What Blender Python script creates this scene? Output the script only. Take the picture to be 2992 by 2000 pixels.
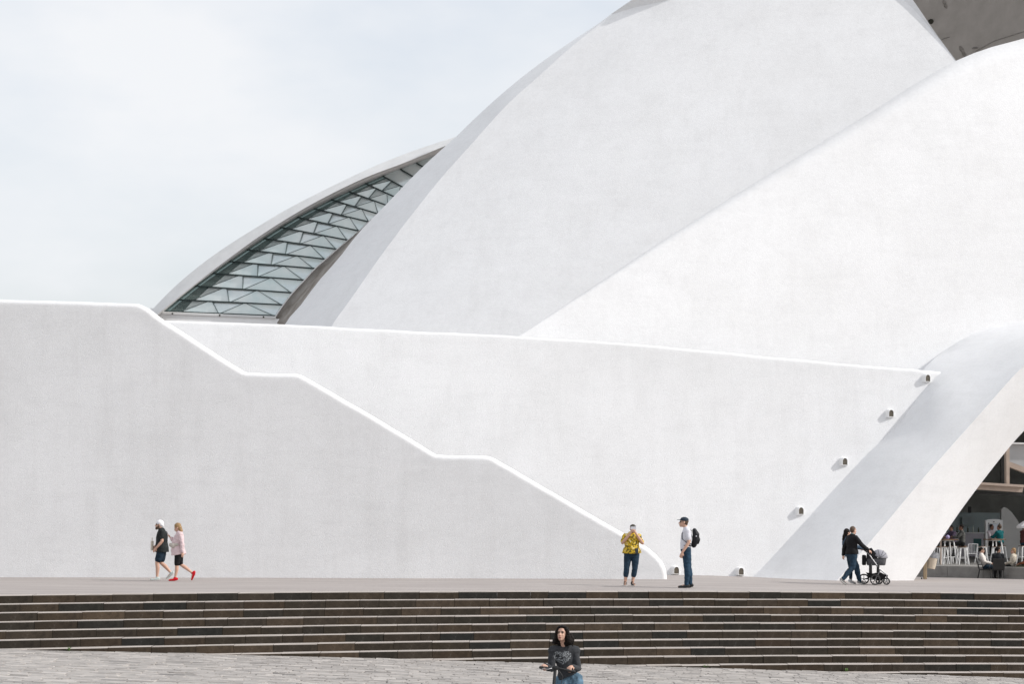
import bpy, bmesh, math, random
from mathutils import Vector, Matrix, noise
random.seed(7)
R = math.radians
for o in list(bpy.data.objects): bpy.data.objects.remove(o)
scene = bpy.context.scene
C = scene.collection

# ------------------------------------------------------------------ camera
F, CX, HY, HC = 6750.0, 1496.0, 1493.0, 2.0        # focal length in photo pixels, centre, horizon row, eye height over the platform
cd = bpy.data.cameras.new('camera'); cam = bpy.data.objects.new('camera', cd); C.objects.link(cam)
cd.sensor_width = 36.0; cd.sensor_fit = 'HORIZONTAL'; cd.lens = F/2992*36.0
cd.shift_y = (HY-1000)/2992.0; cd.clip_end = 5000; cd.clip_start = 0.5
cam.location = (0, 0, HC); cam.rotation_euler = (R(90), 0, 0)
scene.camera = cam

# ------------------------------------------------------------------ sky, sun, exposure
SUN = Vector((0.80, -0.17, 0.57)).normalized()
w = bpy.data.worlds.new('World'); scene.world = w; w.use_nodes = True
nt = w.node_tree; nt.nodes.clear()
def N(t, **k):
    n = nt.nodes.new(t)
    for a, v in k.items(): setattr(n, a, v)
    return n
sky = N('ShaderNodeTexSky', sky_type='NISHITA', sun_disc=False, sun_elevation=math.asin(SUN.z),
        sun_rotation=math.atan2(SUN.x, SUN.y), air_density=1.0, dust_density=3.0, ozone_density=1.0)
tc = N('ShaderNodeTexCoord'); mp = N('ShaderNodeMapping'); mp.inputs['Scale'].default_value = (1, 1, 2.2)
no = N('ShaderNodeTexNoise'); no.inputs['Scale'].default_value = 5.5; no.inputs['Detail'].default_value = 5; no.inputs['Roughness'].default_value = .55
rp = N('ShaderNodeValToRGB'); rp.color_ramp.elements[0].position = .36; rp.color_ramp.elements[1].position = .66
rp.color_ramp.elements[0].color = (.66, .66, .66, 1); rp.color_ramp.elements[1].color = (.97, .97, .97, 1)
mx = N('ShaderNodeMix', data_type='RGBA'); mx.inputs['B'].default_value = (4.93, 5.0, 5.14, 1)
bg = N('ShaderNodeBackground'); bg.inputs['Strength'].default_value = 0.12
out = N('ShaderNodeOutputWorld'); L = nt.links.new
L(tc.outputs['Generated'], mp.inputs['Vector']); L(mp.outputs['Vector'], no.inputs['Vector']); L(no.outputs['Fac'], rp.inputs['Fac'])
L(rp.outputs['Color'], mx.inputs['Factor']); L(sky.outputs['Color'], mx.inputs['A']); L(mx.outputs['Result'], bg.inputs['Color']); L(bg.outputs['Background'], out.inputs['Surface'])
sl = bpy.data.lights.new('sun', 'SUN'); sl.energy = 2.0; sl.angle = R(0.9); sl.color = (1, .975, .945)
sun = bpy.data.objects.new('sun', sl); C.objects.link(sun); sun.rotation_euler = SUN.to_track_quat('Z', 'Y').to_euler(); sun.location = (30, -10, 60)
vs = scene.view_settings; vs.view_transform = 'Standard'; vs.look = 'None'; vs.exposure = 0.63; vs.gamma = 1.0; vs.use_curve_mapping = False

# ------------------------------------------------------------------ helpers
def P(px, py, D): return Vector(((px-CX)/F*D, D, HC+(HY-py)/F*D))
def plane(c, a, b):                 # depth on the plane Y = c + aX + bZ seen through a point of the photo
    return lambda px, py: (c+b*HC)/(1-a*(px-CX)/F-b*(HY-py)/F)
def sstep(x, a, b):
    t = min(1, max(0, (x-a)/(b-a))); return t*t*(3-2*t)
def spline(pts, n):
    """resample a polyline of tuples through a Catmull-Rom curve, n points evenly by length"""
    V = [Vector(p) for p in pts]; dense = []
    for i in range(len(V)-1):
        p0 = V[i-1] if i else V[0]*2-V[1]; p1 = V[i]; p2 = V[i+1]; p3 = V[i+2] if i+2 < len(V) else V[-1]*2-V[-2]
        for k in range(12):
            t = k/12; dense.append(.5*((2*p1)+(p2-p0)*t+(2*p0-5*p1+4*p2-p3)*t*t+(3*p1-p0-3*p2+p3)*t**3))
    dense.append(V[-1])
    ln = [0]
    for i in range(1, len(dense)): ln.append(ln[-1]+(dense[i]-dense[i-1]).length)
    res = []; j = 0
    for k in range(n):
        s = ln[-1]*k/(n-1)
        while j < len(ln)-2 and ln[j+1] < s: j += 1
        t = (s-ln[j])/max(1e-9, ln[j+1]-ln[j]); res.append(dense[j].lerp(dense[j+1], min(1, max(0, t))))
    return res
def mesh_obj(name, bm, m, parent=None, smooth=None):
    me = bpy.data.meshes.new(name); bm.to_mesh(me); bm.free()
    return link(name, me, m, parent, smooth)
def link(name, me, m, parent=None, smooth=None):
    if m is not None: me.materials.append(m)
    if smooth:
        me.polygons.foreach_set('use_smooth', [True]*len(me.polygons))
        if smooth < 180: me.set_sharp_from_angle(angle=R(smooth))
    o = bpy.data.objects.new(name, me); C.objects.link(o)
    if parent: o.parent = parent
    return o
def tag(o, label, cat, group=None):
    o['label'] = label; o['category'] = cat
    if group: o['group'] = group
    return o
def thing(name, label, cat, loc=(0, 0, 0), rz=0, group=None):
    o = bpy.data.objects.new(name, None); C.objects.link(o); o.location = loc; o.rotation_euler = (0, 0, rz); o.empty_display_size = .2
    return tag(o, label, cat, group)
def dup(root, loc, rz, label=None):
    r = root.copy(); C.objects.link(r); r.location = loc; r.rotation_euler = (0, 0, rz)
    if label: r['label'] = label
    for ch in list(root.children):
        c = ch.copy(); C.objects.link(c); c.parent = r
        for g in ch.children:
            d = g.copy(); C.objects.link(d); d.parent = c
    return r
def box(bm, lo, hi, mtx=None, bev=0):
    x0, y0, z0 = lo; x1, y1, z1 = hi
    vs_ = [bm.verts.new(v) for v in ((x0,y0,z0),(x1,y0,z0),(x1,y1,z0),(x0,y1,z0),(x0,y0,z1),(x1,y0,z1),(x1,y1,z1),(x0,y1,z1))]
    fs = [bm.faces.new([vs_[i] for i in q]) for q in ((0,3,2,1),(4,5,6,7),(0,1,5,4),(1,2,6,5),(2,3,7,6),(3,0,4,7))]
    if bev:
        ed = list({e for f in fs for e in f.edges})
        rr = bmesh.ops.bevel(bm, geom=ed, offset=bev, segments=2, affect='EDGES', profile=.5); 
        vs_ = list({v for f in rr['faces'] for v in f.verts})
    if mtx is not None:
        for v in vs_: v.co = mtx @ v.co
    return vs_
def tube(bm, pts, rad, side=None, seg=10, cap=True):
    """swept tube; rad one number, list, or list of (a,b); closed with rounded ends"""
    pts = [Vector(p) for p in pts]; n = len(pts)
    if not isinstance(rad, (list, tuple)): rad = [rad]*n
    rad = [(r, r) if not isinstance(r, (tuple, list)) else r for r in rad]
    T = []
    for i in range(n):
        t = (pts[min(n-1, i+1)]-pts[max(0, i-1)]); T.append(t.normalized() if t.length > 1e-9 else Vector((0, 0, 1)))
    if side is None: side = Vector((1, 0, 0)) if abs(T[0].x) < .8 else Vector((0, 1, 0))
    side = Vector(side); P2, R2, T2 = list(pts), list(rad), list(T)
    if cap:
        ra = min(rad[0]); rb = min(rad[-1])
        for k in (.6, .95): 
            q = math.sqrt(max(0, 1-k*k)); P2.insert(0, pts[0]-T[0]*ra*k); R2.insert(0, (rad[0][0]*q, rad[0][1]*q)); T2.insert(0, T[0])
            P2.append(pts[-1]+T[-1]*rb*k); R2.append((rad[-1][0]*q, rad[-1][1]*q)); T2.append(T[-1])
    rings = []; s = side
    for p, r, t in zip(P2, R2, T2):
        s = s-t*s.dot(t)
        if s.length < 1e-6: s = t.orthogonal()
        s.normalize(); b = t.cross(s)
        rings.append([bm.verts.new(p+s*math.cos(a)*r[0]+b*math.sin(a)*r[1]) for a in (2*math.pi*k/seg for k in range(seg))])
    for i in range(len(rings)-1):
        for k in range(seg): bm.faces.new((rings[i][k], rings[i][(k+1) % seg], rings[i+1][(k+1) % seg], rings[i+1][k]))
    bm.faces.new(list(reversed(rings[0]))); bm.faces.new(rings[-1])
def ball(bm, c, r, rot=None, seg=14):
    r = (r, r, r) if not isinstance(r, (tuple, list)) else r
    m = Matrix.Translation(Vector(c)) @ (rot.to_4x4() if rot is not None else Matrix()) @ Matrix.Diagonal((*r, 1))
    bmesh.ops.create_uvsphere(bm, u_segments=seg, v_segments=max(6, seg-4), radius=1, matrix=m)
def lathe(bm, prof, seg=24, mtx=None):
    rings = []
    for r, z in prof:
        rings.append([bm.verts.new((mtx or Matrix()) @ Vector((r*math.cos(2*math.pi*k/seg), r*math.sin(2*math.pi*k/seg), z))) for k in range(seg)])
    for i in range(len(rings)-1):
        for k in range(seg): bm.faces.new((rings[i][k], rings[i][(k+1) % seg], rings[i+1][(k+1) % seg], rings[i+1][k]))
    bm.faces.new(list(reversed(rings[0]))); bm.faces.new(rings[-1])
def grid_bm(rows, bm=None):
    bm = bm or bmesh.new(); V = [[bm.verts.new(p) for p in r] for r in rows]
    for i in range(len(V)-1):
        for j in range(len(V[0])-1): bm.faces.new((V[i][j], V[i][j+1], V[i+1][j+1], V[i+1][j]))
    return bm
def prism(bm, front, off):
    """closed prism from a 3D outline and an offset vector"""
    off = Vector(off); a = [bm.verts.new(Vector(p)) for p in front]; b = [bm.verts.new(Vector(p)+off) for p in front]; n = len(a)
    f1 = bm.faces.new(a); f2 = bm.faces.new(list(reversed(b)))
    for i in range(n): bm.faces.new((a[i], b[i], b[(i+1) % n], a[(i+1) % n]))
    bmesh.ops.recalc_face_normals(bm, faces=bm.faces[:])
    return a, b
def remesh(bm, voxel, sm=3, wrinkle=0, wscale=9):
    me = bpy.data.meshes.new('t'); bm.to_mesh(me); bm.free(); o = bpy.data.objects.new('t', me); C.objects.link(o)
    m = o.modifiers.new('r', 'REMESH'); m.mode = 'VOXEL'; m.voxel_size = voxel
    if sm: s = o.modifiers.new('s', 'SMOOTH'); s.factor = .5; s.iterations = sm
    dg = bpy.context.evaluated_depsgraph_get(); me2 = bpy.data.meshes.new_from_object(o.evaluated_get(dg))
    bpy.data.objects.remove(o); bpy.data.meshes.remove(me)
    if wrinkle:
        nn = [v.normal.copy() for v in me2.vertices]
        for v, q in zip(me2.vertices, nn):
            c = v.co; d = noise.noise(Vector((c.x*wscale, c.y*wscale, c.z*wscale*1.6)))+.5*noise.noise(c*wscale*2.3+Vector((3, 1, 2)))
            v.co = c+q*d*wrinkle
    return me2

# ------------------------------------------------------------------ materials
def mat(name, col, rough=.7, var=0.0, scale=6.0, bump=0.0, bscale=60.0, metal=0.0, spec=.5, col2=None, coord='Object', stretch=(1, 1, 1), bdist=.01):
    m = bpy.data.materials.new(name); m.use_nodes = True; t = m.node_tree; b = t.nodes['Principled BSDF']
    b.inputs['Base Color'].default_value = (*col, 1); b.inputs['Roughness'].default_value = rough; b.inputs['Metallic'].default_value = metal
    b.inputs['Specular IOR Level'].default_value = spec
    if var or bump or col2:
        tcn = t.nodes.new('ShaderNodeTexCoord'); mpn = t.nodes.new('ShaderNodeMapping'); mpn.inputs['Scale'].default_value = stretch
        t.links.new(tcn.outputs[coord], mpn.inputs['Vector'])
    if var or col2:
        n = t.nodes.new('ShaderNodeTexNoise'); n.inputs['Scale'].default_value = scale; n.inputs['Detail'].default_value = 6; n.inputs['Roughness'].default_value = .6
        r = t.nodes.new('ShaderNodeValToRGB'); r.color_ramp.elements[0].position = .3; r.color_ramp.elements[1].position = .7
        c2 = col2 or tuple(min(1, c*(1+var)) for c in col); c1 = col if col2 else tuple(c*(1-var) for c in col)
        r.color_ramp.elements[0].color = (*c1, 1); r.color_ramp.elements[1].color = (*c2, 1)
        t.links.new(mpn.outputs['Vector'], n.inputs['Vector']); t.links.new(n.outputs['Fac'], r.inputs['Fac']); t.links.new(r.outputs['Color'], b.inputs['Base Color'])
    if bump:
        n2 = t.nodes.new('ShaderNodeTexNoise'); n2.inputs['Scale'].default_value = bscale; n2.inputs['Detail'].default_value = 4
        bp = t.nodes.new('ShaderNodeBump'); bp.inputs['Strength'].default_value = bump; bp.inputs['Distance'].default_value = bdist
        t.links.new(mpn.outputs['Vector'], n2.inputs['Vector']); t.links.new(n2.outputs['Fac'], bp.inputs['Height']); t.links.new(bp.outputs['Normal'], b.inputs['Normal'])
    return m
def white_mosaic(name, base=(.865, .868, .874), tile=26.0, bump=.5, stain=.06):
    """white broken-tile skin: fine chips, soft weathering clouds and faint vertical runs"""
    m = bpy.data.materials.new(name); m.use_nodes = True; t = m.node_tree; b = t.nodes['Principled BSDF']; l = t.links.new
    b.inputs['Roughness'].default_value = .62; b.inputs['Specular IOR Level'].default_value = .3
    tcn = t.nodes.new('ShaderNodeTexCoord')
    def ns(sc, vec=(1, 1, 1), det=5, ro=.6):
        mpn = t.nodes.new('ShaderNodeMapping'); mpn.inputs['Scale'].default_value = vec; l(tcn.outputs['Object'], mpn.inputs['Vector'])
        n = t.nodes.new('ShaderNodeTexNoise'); n.inputs['Scale'].default_value = sc; n.inputs['Detail'].default_value = det; n.inputs['Roughness'].default_value = ro
        l(mpn.outputs['Vector'], n.inputs['Vector']); return n.outputs['Fac']
    def ramp(src, p0, p1, c0, c1):
        r = t.nodes.new('ShaderNodeValToRGB'); e = r.color_ramp.elements; e[0].position = p0; e[1].position = p1; e[0].color = (*c0, 1); e[1].color = (*c1, 1)
        l(src, r.inputs['Fac']); return r.outputs['Color']
    def mul(a, b_, f=1.0):
        x = t.nodes.new('ShaderNodeMix'); x.data_type = 'RGBA'; x.blend_type = 'MULTIPLY'; x.inputs['Factor'].default_value = f
        l(a, x.inputs['A']); l(b_, x.inputs['B']); return x.outputs['Result']
    k = 1-stain
    c = ramp(ns(.55, det=7, ro=.65), .32, .62, (base[0]*k, base[1]*k*.998, base[2]*k*.995), base)
    c = mul(c, ramp(ns(2.4, (1, 1, .10), 4), .30, .52, (1-stain*.55, 1-stain*.58, 1-stain*.6), (1, 1, 1)))        # runs
    c = mul(c, ramp(ns(1.8, (.35, .35, 1.9), 7, .68), .34, .5, (1-stain*.5, 1-stain*.5, 1-stain*.5), (1, 1, 1)))      # brushed bands
    vo = t.nodes.new('ShaderNodeTexVoronoi'); vo.feature = 'F1'; vo.inputs['Scale'].default_value = tile; l(tcn.outputs['Object'], vo.inputs['Vector'])
    hs = t.nodes.new('ShaderNodeSeparateColor'); l(vo.outputs['Color'], hs.inputs['Color'])
    c = mul(c, ramp(hs.outputs['Red'], 0.0, 1.0, (.955, .955, .955), (1.0, 1.0, 1.0)))
    sp = ns(9, det=2); c = mul(c, ramp(sp, .20, .27, (.72, .70, .66), (1, 1, 1)), .35)                               # tiny specks
    l(c, b.inputs['Base Color'])
    vd = t.nodes.new('ShaderNodeTexVoronoi'); vd.feature = 'DISTANCE_TO_EDGE'; vd.inputs['Scale'].default_value = tile; l(tcn.outputs['Object'], vd.inputs['Vector'])
    r2 = t.nodes.new('ShaderNodeMapRange'); r2.inputs['From Max'].default_value = .12; l(vd.outputs['Distance'], r2.inputs['Value'])
    ad = t.nodes.new('ShaderNodeMath'); ad.operation = 'ADD'; l(r2.outputs['Result'], ad.inputs[0]); l(ns(1.3, det=4), ad.inputs[1])
    bp = t.nodes.new('ShaderNodeBump'); bp.inputs['Strength'].default_value = bump; bp.inputs['Distance'].default_value = .012
    l(ad.outputs[0], bp.inputs['Height']); l(bp.outputs['Normal'], b.inputs['Normal'])
    return m
M = {}
M['white'] = white_mosaic('white_mosaic')
M['white_stair'] = white_mosaic('white_stair_mosaic', stain=.07, tile=24, bump=.32)
M['white_shell'] = white_mosaic('white_shell_mosaic', base=(.868, .866, .866), tile=16, bump=.22, stain=.052)
M['white_plain'] = mat('white_plaster', (.84, .838, .83), .6, .04, 3, .2, 40)
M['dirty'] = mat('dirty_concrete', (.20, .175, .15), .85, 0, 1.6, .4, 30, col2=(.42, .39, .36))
M['concrete'] = mat('grey_concrete', (.20, .195, .185), .8, .18, 1.2, .3, 25, stretch=(1, 1, .3))
def worn_sheen_stone(name, pal, top, rough=.85, attr=None):
    """stone whose riser keeps its quarry colour and whose trodden upper face is pale from wear and from grazing sky sheen put into the colour"""
    m = bpy.data.materials.new(name); m.use_nodes = True; t = m.node_tree; b = t.nodes['Principled BSDF']; l = t.links.new
    oi = t.nodes.new('ShaderNodeObjectInfo'); r = t.nodes.new('ShaderNodeValToRGB'); r.color_ramp.interpolation = 'LINEAR'
    while len(r.color_ramp.elements) < len(pal): r.color_ramp.elements.new(.5)
    for i, c in enumerate(pal): r.color_ramp.elements[i].position = i/(len(pal)-1); r.color_ramp.elements[i].color = (*c, 1)
    l(oi.outputs['Random'], r.inputs['Fac'])
    tcn = t.nodes.new('ShaderNodeTexCoord'); n = t.nodes.new('ShaderNodeTexNoise'); n.inputs['Scale'].default_value = 5; n.inputs['Detail'].default_value = 8; n.inputs['Roughness'].default_value = .7
    l(tcn.outputs['Object'], n.inputs['Vector'])
    r3 = t.nodes.new('ShaderNodeValToRGB'); r3.color_ramp.elements[0].position = .3; r3.color_ramp.elements[0].color = (.55, .55, .55, 1); r3.color_ramp.elements[1].position = .75; r3.color_ramp.elements[1].color = (1.5, 1.45, 1.4, 1)
    l(n.outputs['Fac'], r3.inputs['Fac'])
    mu = t.nodes.new('ShaderNodeMix'); mu.data_type = 'RGBA'; mu.blend_type = 'MULTIPLY'; mu.inputs['Factor'].default_value = 1; l(r.outputs['Color'], mu.inputs['A']); l(r3.outputs['Color'], mu.inputs['B'])
    n4 = t.nodes.new('ShaderNodeTexNoise'); n4.inputs['Scale'].default_value = 2.2; n4.inputs['Detail'].default_value = 7; n4.inputs['Roughness'].default_value = .7; l(tcn.outputs['Object'], n4.inputs['Vector'])
    r5 = t.nodes.new('ShaderNodeValToRGB'); r5.color_ramp.elements[0].position = .60; r5.color_ramp.elements[0].color = (0, 0, 0, 1); r5.color_ramp.elements[1].position = .72; r5.color_ramp.elements[1].color = (.75, .75, .75, 1); l(n4.outputs['Fac'], r5.inputs['Fac'])
    sc = t.nodes.new('ShaderNodeMix'); sc.data_type = 'RGBA'; sc.inputs['B'].default_value = (.12, .12, .12, 1); l(r5.outputs['Color'], sc.inputs['Factor']); l(mu.outputs['Result'], sc.inputs['A'])
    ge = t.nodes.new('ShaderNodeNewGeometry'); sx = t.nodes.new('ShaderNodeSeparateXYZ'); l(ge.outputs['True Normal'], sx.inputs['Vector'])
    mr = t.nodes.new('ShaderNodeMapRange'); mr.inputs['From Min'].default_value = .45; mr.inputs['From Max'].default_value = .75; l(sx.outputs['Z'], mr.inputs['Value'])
    m2 = t.nodes.new('ShaderNodeMix'); m2.data_type = 'RGBA'; m2.inputs['B'].default_value = (*top, 1); l(mr.outputs['Result'], m2.inputs['Factor']); l(sc.outputs['Result'], m2.inputs['A'])  # upper-face colour carries wear plus painted grazing sheen
    l(m2.outputs['Result'], b.inputs['Base Color']); b.inputs['Roughness'].default_value = rough; b.inputs['Specular IOR Level'].default_value = .12
    n2 = t.nodes.new('ShaderNodeTexNoise'); n2.inputs['Scale'].default_value = 30; n2.inputs['Detail'].default_value = 5; l(tcn.outputs['Object'], n2.inputs['Vector'])
    bp = t.nodes.new('ShaderNodeBump'); bp.inputs['Strength'].default_value = .5; bp.inputs['Distance'].default_value = .008; l(n2.outputs['Fac'], bp.inputs['Height']); l(bp.outputs['Normal'], b.inputs['Normal'])
    return m
M['step'] = worn_sheen_stone('basalt_step', [(.021, .021, .018), (.042, .031, .022), (.018, .019, .018), (.050, .038, .027), (.029, .024, .018), (.037, .031, .025), (.068, .051, .036)], (.44, .40, .37))
M['step_core'] = mat('stair_bedding', (.04, .035, .03), .9)
def streaked(name, c1, c2, sc=(.22, 1.4, 1)):
    return mat(name, c1, .8, 0, 1.1, .35, 18, col2=c2, stretch=sc, spec=.2)
M['platform'] = streaked('platform_stone', (.30, .27, .257), (.41, .375, .355))
def paving_mat():
    m = bpy.data.materials.new('paving_stone'); m.use_nodes = True; t = m.node_tree; b = t.nodes['Principled BSDF']; l = t.links.new
    at = t.nodes.new('ShaderNodeAttribute'); at.attribute_name = 'tone'
    r = t.nodes.new('ShaderNodeValToRGB'); cols = [(.13, .125, .125), (.24, .225, .215), (.34, .32, .305), (.42, .395, .375), (.52, .49, .465)]
    while len(r.color_ramp.elements) < 5: r.color_ramp.elements.new(.5)
    for i, c in enumerate(cols): r.color_ramp.elements[i].position = (0, .18, .45, .75, 1)[i]; r.color_ramp.elements[i].color = (*c, 1)
    l(at.outputs['Fac'], r.inputs['Fac'])
    ge = t.nodes.new('ShaderNodeNewGeometry'); n = t.nodes.new('ShaderNodeTexNoise'); n.inputs['Scale'].default_value = 4; n.inputs['Detail'].default_value = 7; n.inputs['Roughness'].default_value = .7; l(ge.outputs['Position'], n.inputs['Vector'])
    r3 = t.nodes.new('ShaderNodeValToRGB'); r3.color_ramp.elements[0].position = .3; r3.color_ramp.elements[0].color = (.7, .7, .7, 1); r3.color_ramp.elements[1].position = .7; r3.color_ramp.elements[1].color = (1.15, 1.13, 1.1, 1); l(n.outputs['Fac'], r3.inputs['Fac'])
    mu = t.nodes.new('ShaderNodeMix'); mu.data_type = 'RGBA'; mu.blend_type = 'MULTIPLY'; mu.inputs['Factor'].default_value = 1; l(r.outputs['Color'], mu.inputs['A']); l(r3.outputs['Color'], mu.inputs['B']); l(mu.outputs['Result'], b.inputs['Base Color'])
    b.inputs['Roughness'].default_value = .6; b.inputs['Specular IOR Level'].default_value = .35
    return m
M['paving'] = paving_mat()
M['mortar'] = mat('plaza_mortar', (.20, .185, .175), .9, .25, 4)

# ------------------------------------------------------------------ ground levels
def z_edge(X): X = min(24, max(-22, X)); return -.0118*X-.00028*X*X
def z_plat(X, Y):
    z = z_edge(X)*(1-.75*sstep(Y, 58, 67)*(1-sstep(X, 4.5, 9)))
    return z-.50*sstep(Y, 74, 97)
def y_edge(X): return 57+.40*X-.006*X*X
RISE, TREAD = .18, .42
def z_plaza(X, Y): return -.98-.043*(X+10.9)-.018*(Y-49.2)
def on_platform(px, py):
    D = 65.0
    for _ in range(60): D = F*(HC-z_plat((px-CX)/F*D, D))/(py-HY)*.5+D*.5
    return Vector(((px-CX)/F*D, D, z_plat((px-CX)/F*D, D)))

# ------------------------------------------------------------------ platform, stairs, plaza
xs = [-26+i*.75 for i in range(90)]
rows = []
for j in range(40):
    v = j/39
    row = []
    for X in xs:
        y0 = y_edge(X)+TREAD-.02; Y = y0+(140-y0)*(v**1.6); row.append((X, Y, z_plat(X, Y)-.004))
    rows.append(row)
o = mesh_obj('platform', grid_bm(rows), M['platform'], smooth=180); o['kind'] = 'structure'

rows = [[(X, y_edge(X)+TREAD+.3-k*TREAD*1.0, z_edge(X)-k*RISE-.26) for X in xs] for k in range(0, 14)]
stair = mesh_obj('staircase', grid_bm(rows), M['step_core'], smooth=180); stair['kind'] = 'structure'
rnd = random.Random(3)
def step_block(X0, X1, k, far=None):
    bm = bmesh.new() if far is None else far; pr = rnd.uniform(-.008, .008); dz = rnd.uniform(-.004, .004); g = .004; ch = rnd.uniform(.008, .02)
    n = 3; secs = []
    for i in range(n):
        X = X0+g+(X1-X0-2*g)*i/(n-1); Y = y_edge(X)-k*TREAD+pr; zt = z_edge(X)-k*RISE+dz; j1 = rnd.uniform(-.004, .004)
        secs.append([Vector((X, Y, zt-RISE-.04)), Vector((X, Y, zt-ch+j1)), Vector((X, Y+ch, zt)), Vector((X, Y+TREAD+.06, zt)), Vector((X, Y+TREAD+.06, zt-RISE-.04))])
    c = Vector(((X0+X1)/2, y_edge((X0+X1)/2)-k*TREAD, z_edge((X0+X1)/2)-k*RISE)) if far is None else Vector((0, 0, 0))
    V = [[bm.verts.new(p-c) for p in s] for s in secs]
    for i in range(n-1):
        for q in range(5): bm.faces.new((V[i][q], V[i+1][q], V[i+1][(q+1) % 5], V[i][(q+1) % 5]))
    bm.faces.new(V[0]); bm.faces.new(list(reversed(V[-1])))
    if far is not None: return
    bmesh.ops.recalc_face_normals(bm, faces=bm.faces[:])
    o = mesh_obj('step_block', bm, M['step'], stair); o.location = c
far = bmesh.new()
for k in range(0, 13):
    X = -21.8+rnd.uniform(-.6, 0)
    while X < 23.2:
        wd = .86+rnd.uniform(-.08, .10)
        if rnd.random() < .06: wd *= .5
        Xm = X+wd/2
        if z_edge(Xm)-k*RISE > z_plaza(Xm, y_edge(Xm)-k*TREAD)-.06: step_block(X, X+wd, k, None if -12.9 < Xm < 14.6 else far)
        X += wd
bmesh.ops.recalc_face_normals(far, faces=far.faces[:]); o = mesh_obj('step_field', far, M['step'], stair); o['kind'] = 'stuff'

# plaza: bedding sheet to the horizon and irregular paving stones where they can be told apart
rows = []
ysr = [-40, 0, 20, 30, 38, 44, 50, 56, 62, 66]
for Y in ysr: rows.append([(X, Y, z_plaza(max(-30, min(30, X)), Y)-.015) for X in (-400, -60, -30, -15, 0, 15, 30, 60, 400)])
plaza = mesh_obj('plaza', grid_bm(rows), M['mortar']); plaza['kind'] = 'structure'
rows = [[(X, Y, -3.2) for X in (-3000, 0, 3000)] for Y in (-2500, 0, 4000)]
gr = mesh_obj('ground', grid_bm(rows), M['mortar']); gr['kind'] = 'structure'
stones = []
Y = 38.0; rot = .045
while Y < 60:
    dY = rnd.uniform(.20, .36); X = -14.5+rnd.uniform(-.3, 0)
    while X < 16.5:
        dX = rnd.uniform(.20, .62)
        yc = Y+rot*X+.25*math.sin(X*.5+Y*.3)
        foot = None
        Xm = X+dX/2
        # only where the plaza lies before the stairs
        k = 0
        ye = y_edge(Xm); kk = (ye-yc)/TREAD
        if z_edge(Xm)-max(0, kk)*RISE < z_plaza(Xm, yc)+.10: stones.append((X, yc, dX, dY))
        X += dX
    Y += dY
def stone_geo(bm, s, lay):
    X, Yc, dX, dY = s; g = .007; h = rnd.gauss(0, .004); tone = min(1, max(0, rnd.gauss(.64, .17))); j = lambda a: rnd.uniform(-a, a)
    tl1, tl2 = j(.005), j(.006)
    cs = [(X+g+j(.02), Yc+g+j(.02)), (X+dX*.5+j(.05), Yc+g+j(.02)), (X+dX-g+j(.02), Yc+g+j(.02)), (X+dX-g+j(.02), Yc+dY-g+j(.02)), (X+dX*.5+j(.05), Yc+dY-g+j(.02)), (X+g+j(.02), Yc+dY-g+j(.02))]
    mx_, my_ = X+dX/2, Yc+dY/2
    top = []; bot = []
    for x, y in cs:
        zz = z_plaza(x, y)+h+tl1*(x-mx_)/dX+tl2*(y-my_)/dY
        top.append(bm.verts.new((mx_+(x-mx_)*.965, my_+(y-my_)*.93, zz+.004))); bot.append(bm.verts.new((x, y, zz-.03)))
    fs = [bm.faces.new(top)]+[bm.faces.new((bot[i], bot[(i+1) % 6], top[(i+1) % 6], top[i])) for i in range(6)]
    for f in fs:
        for lp in f.loops: lp[lay] = (tone, tone, tone, 1)
def tone_bm():
    bm = bmesh.new(); return bm, bm.loops.layers.float_color.new('tone')
vis = [s for s in stones if abs((s[0]+s[2]/2)/s[1]*F) < 1500 and HY+F*(HC-z_plaza(s[0], s[1]))/s[1] < 2003]
vis.sort(key=lambda s: -(s[2]*s[3]/s[1]**2)); own = set(id(s) for s in vis[:290])
bmS, layS = tone_bm()
for s in stones:
    if id(s) in own:
        b1, l1 = tone_bm(); stone_geo(b1, s, l1); mesh_obj('paving_stone', b1, M['paving'], plaza)
    else: stone_geo(bmS, s, layS)
o = mesh_obj('paving_field', bmS, M['paving'], plaza); o['kind'] = 'stuff'
M['leaf'] = mat('weed_leaf', (.10, .20, .04), .6, .2, 20)
def weed(px, dX, label):
    X = dX; Y = 60
    # find the foot of the stairs at this X
    k = 0
    while z_edge(X)-k*RISE > z_plaza(X, y_edge(X)-k*TREAD): k += 1
    k -= 1; yy = y_edge(X)-k*TREAD-.06; zz = z_plaza(X, yy)
    bm = bmesh.new(); rr = random.Random(px)
    for i in range(14):
        a = rr.uniform(0, 6.28); ln = rr.uniform(.05, .12); up = rr.uniform(.03, .10); wv = .014
        d = Vector((math.cos(a), math.sin(a)*.6, 0)); sd = Vector((-d.y, d.x, 0))*wv
        p0 = Vector((0, 0, -.01)); p1 = d*ln*.55+Vector((0, 0, up)); p2 = d*ln+Vector((0, 0, up*.7))
        bm.faces.new([bm.verts.new(q) for q in (p0-sd*.3, p0+sd*.3, p1+sd, p1-sd)]); bm.faces.new([bm.verts.new(q) for q in (p1-sd, p1+sd, p2)])
    o = mesh_obj('weed', bm, M['leaf']); o.location = (X, yy, zz); tag(o, label, 'weed', 'weeds at the foot of the stairs')
weed(1, -9.6, 'tiny green weed at the left end of the lowest visible step')
weed(2, 4.6, 'small green weed in the joint below the stairs, below the man with backpack')
weed(3, 8.1, 'small green weed at the stair foot, below the couple with the pram')

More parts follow.
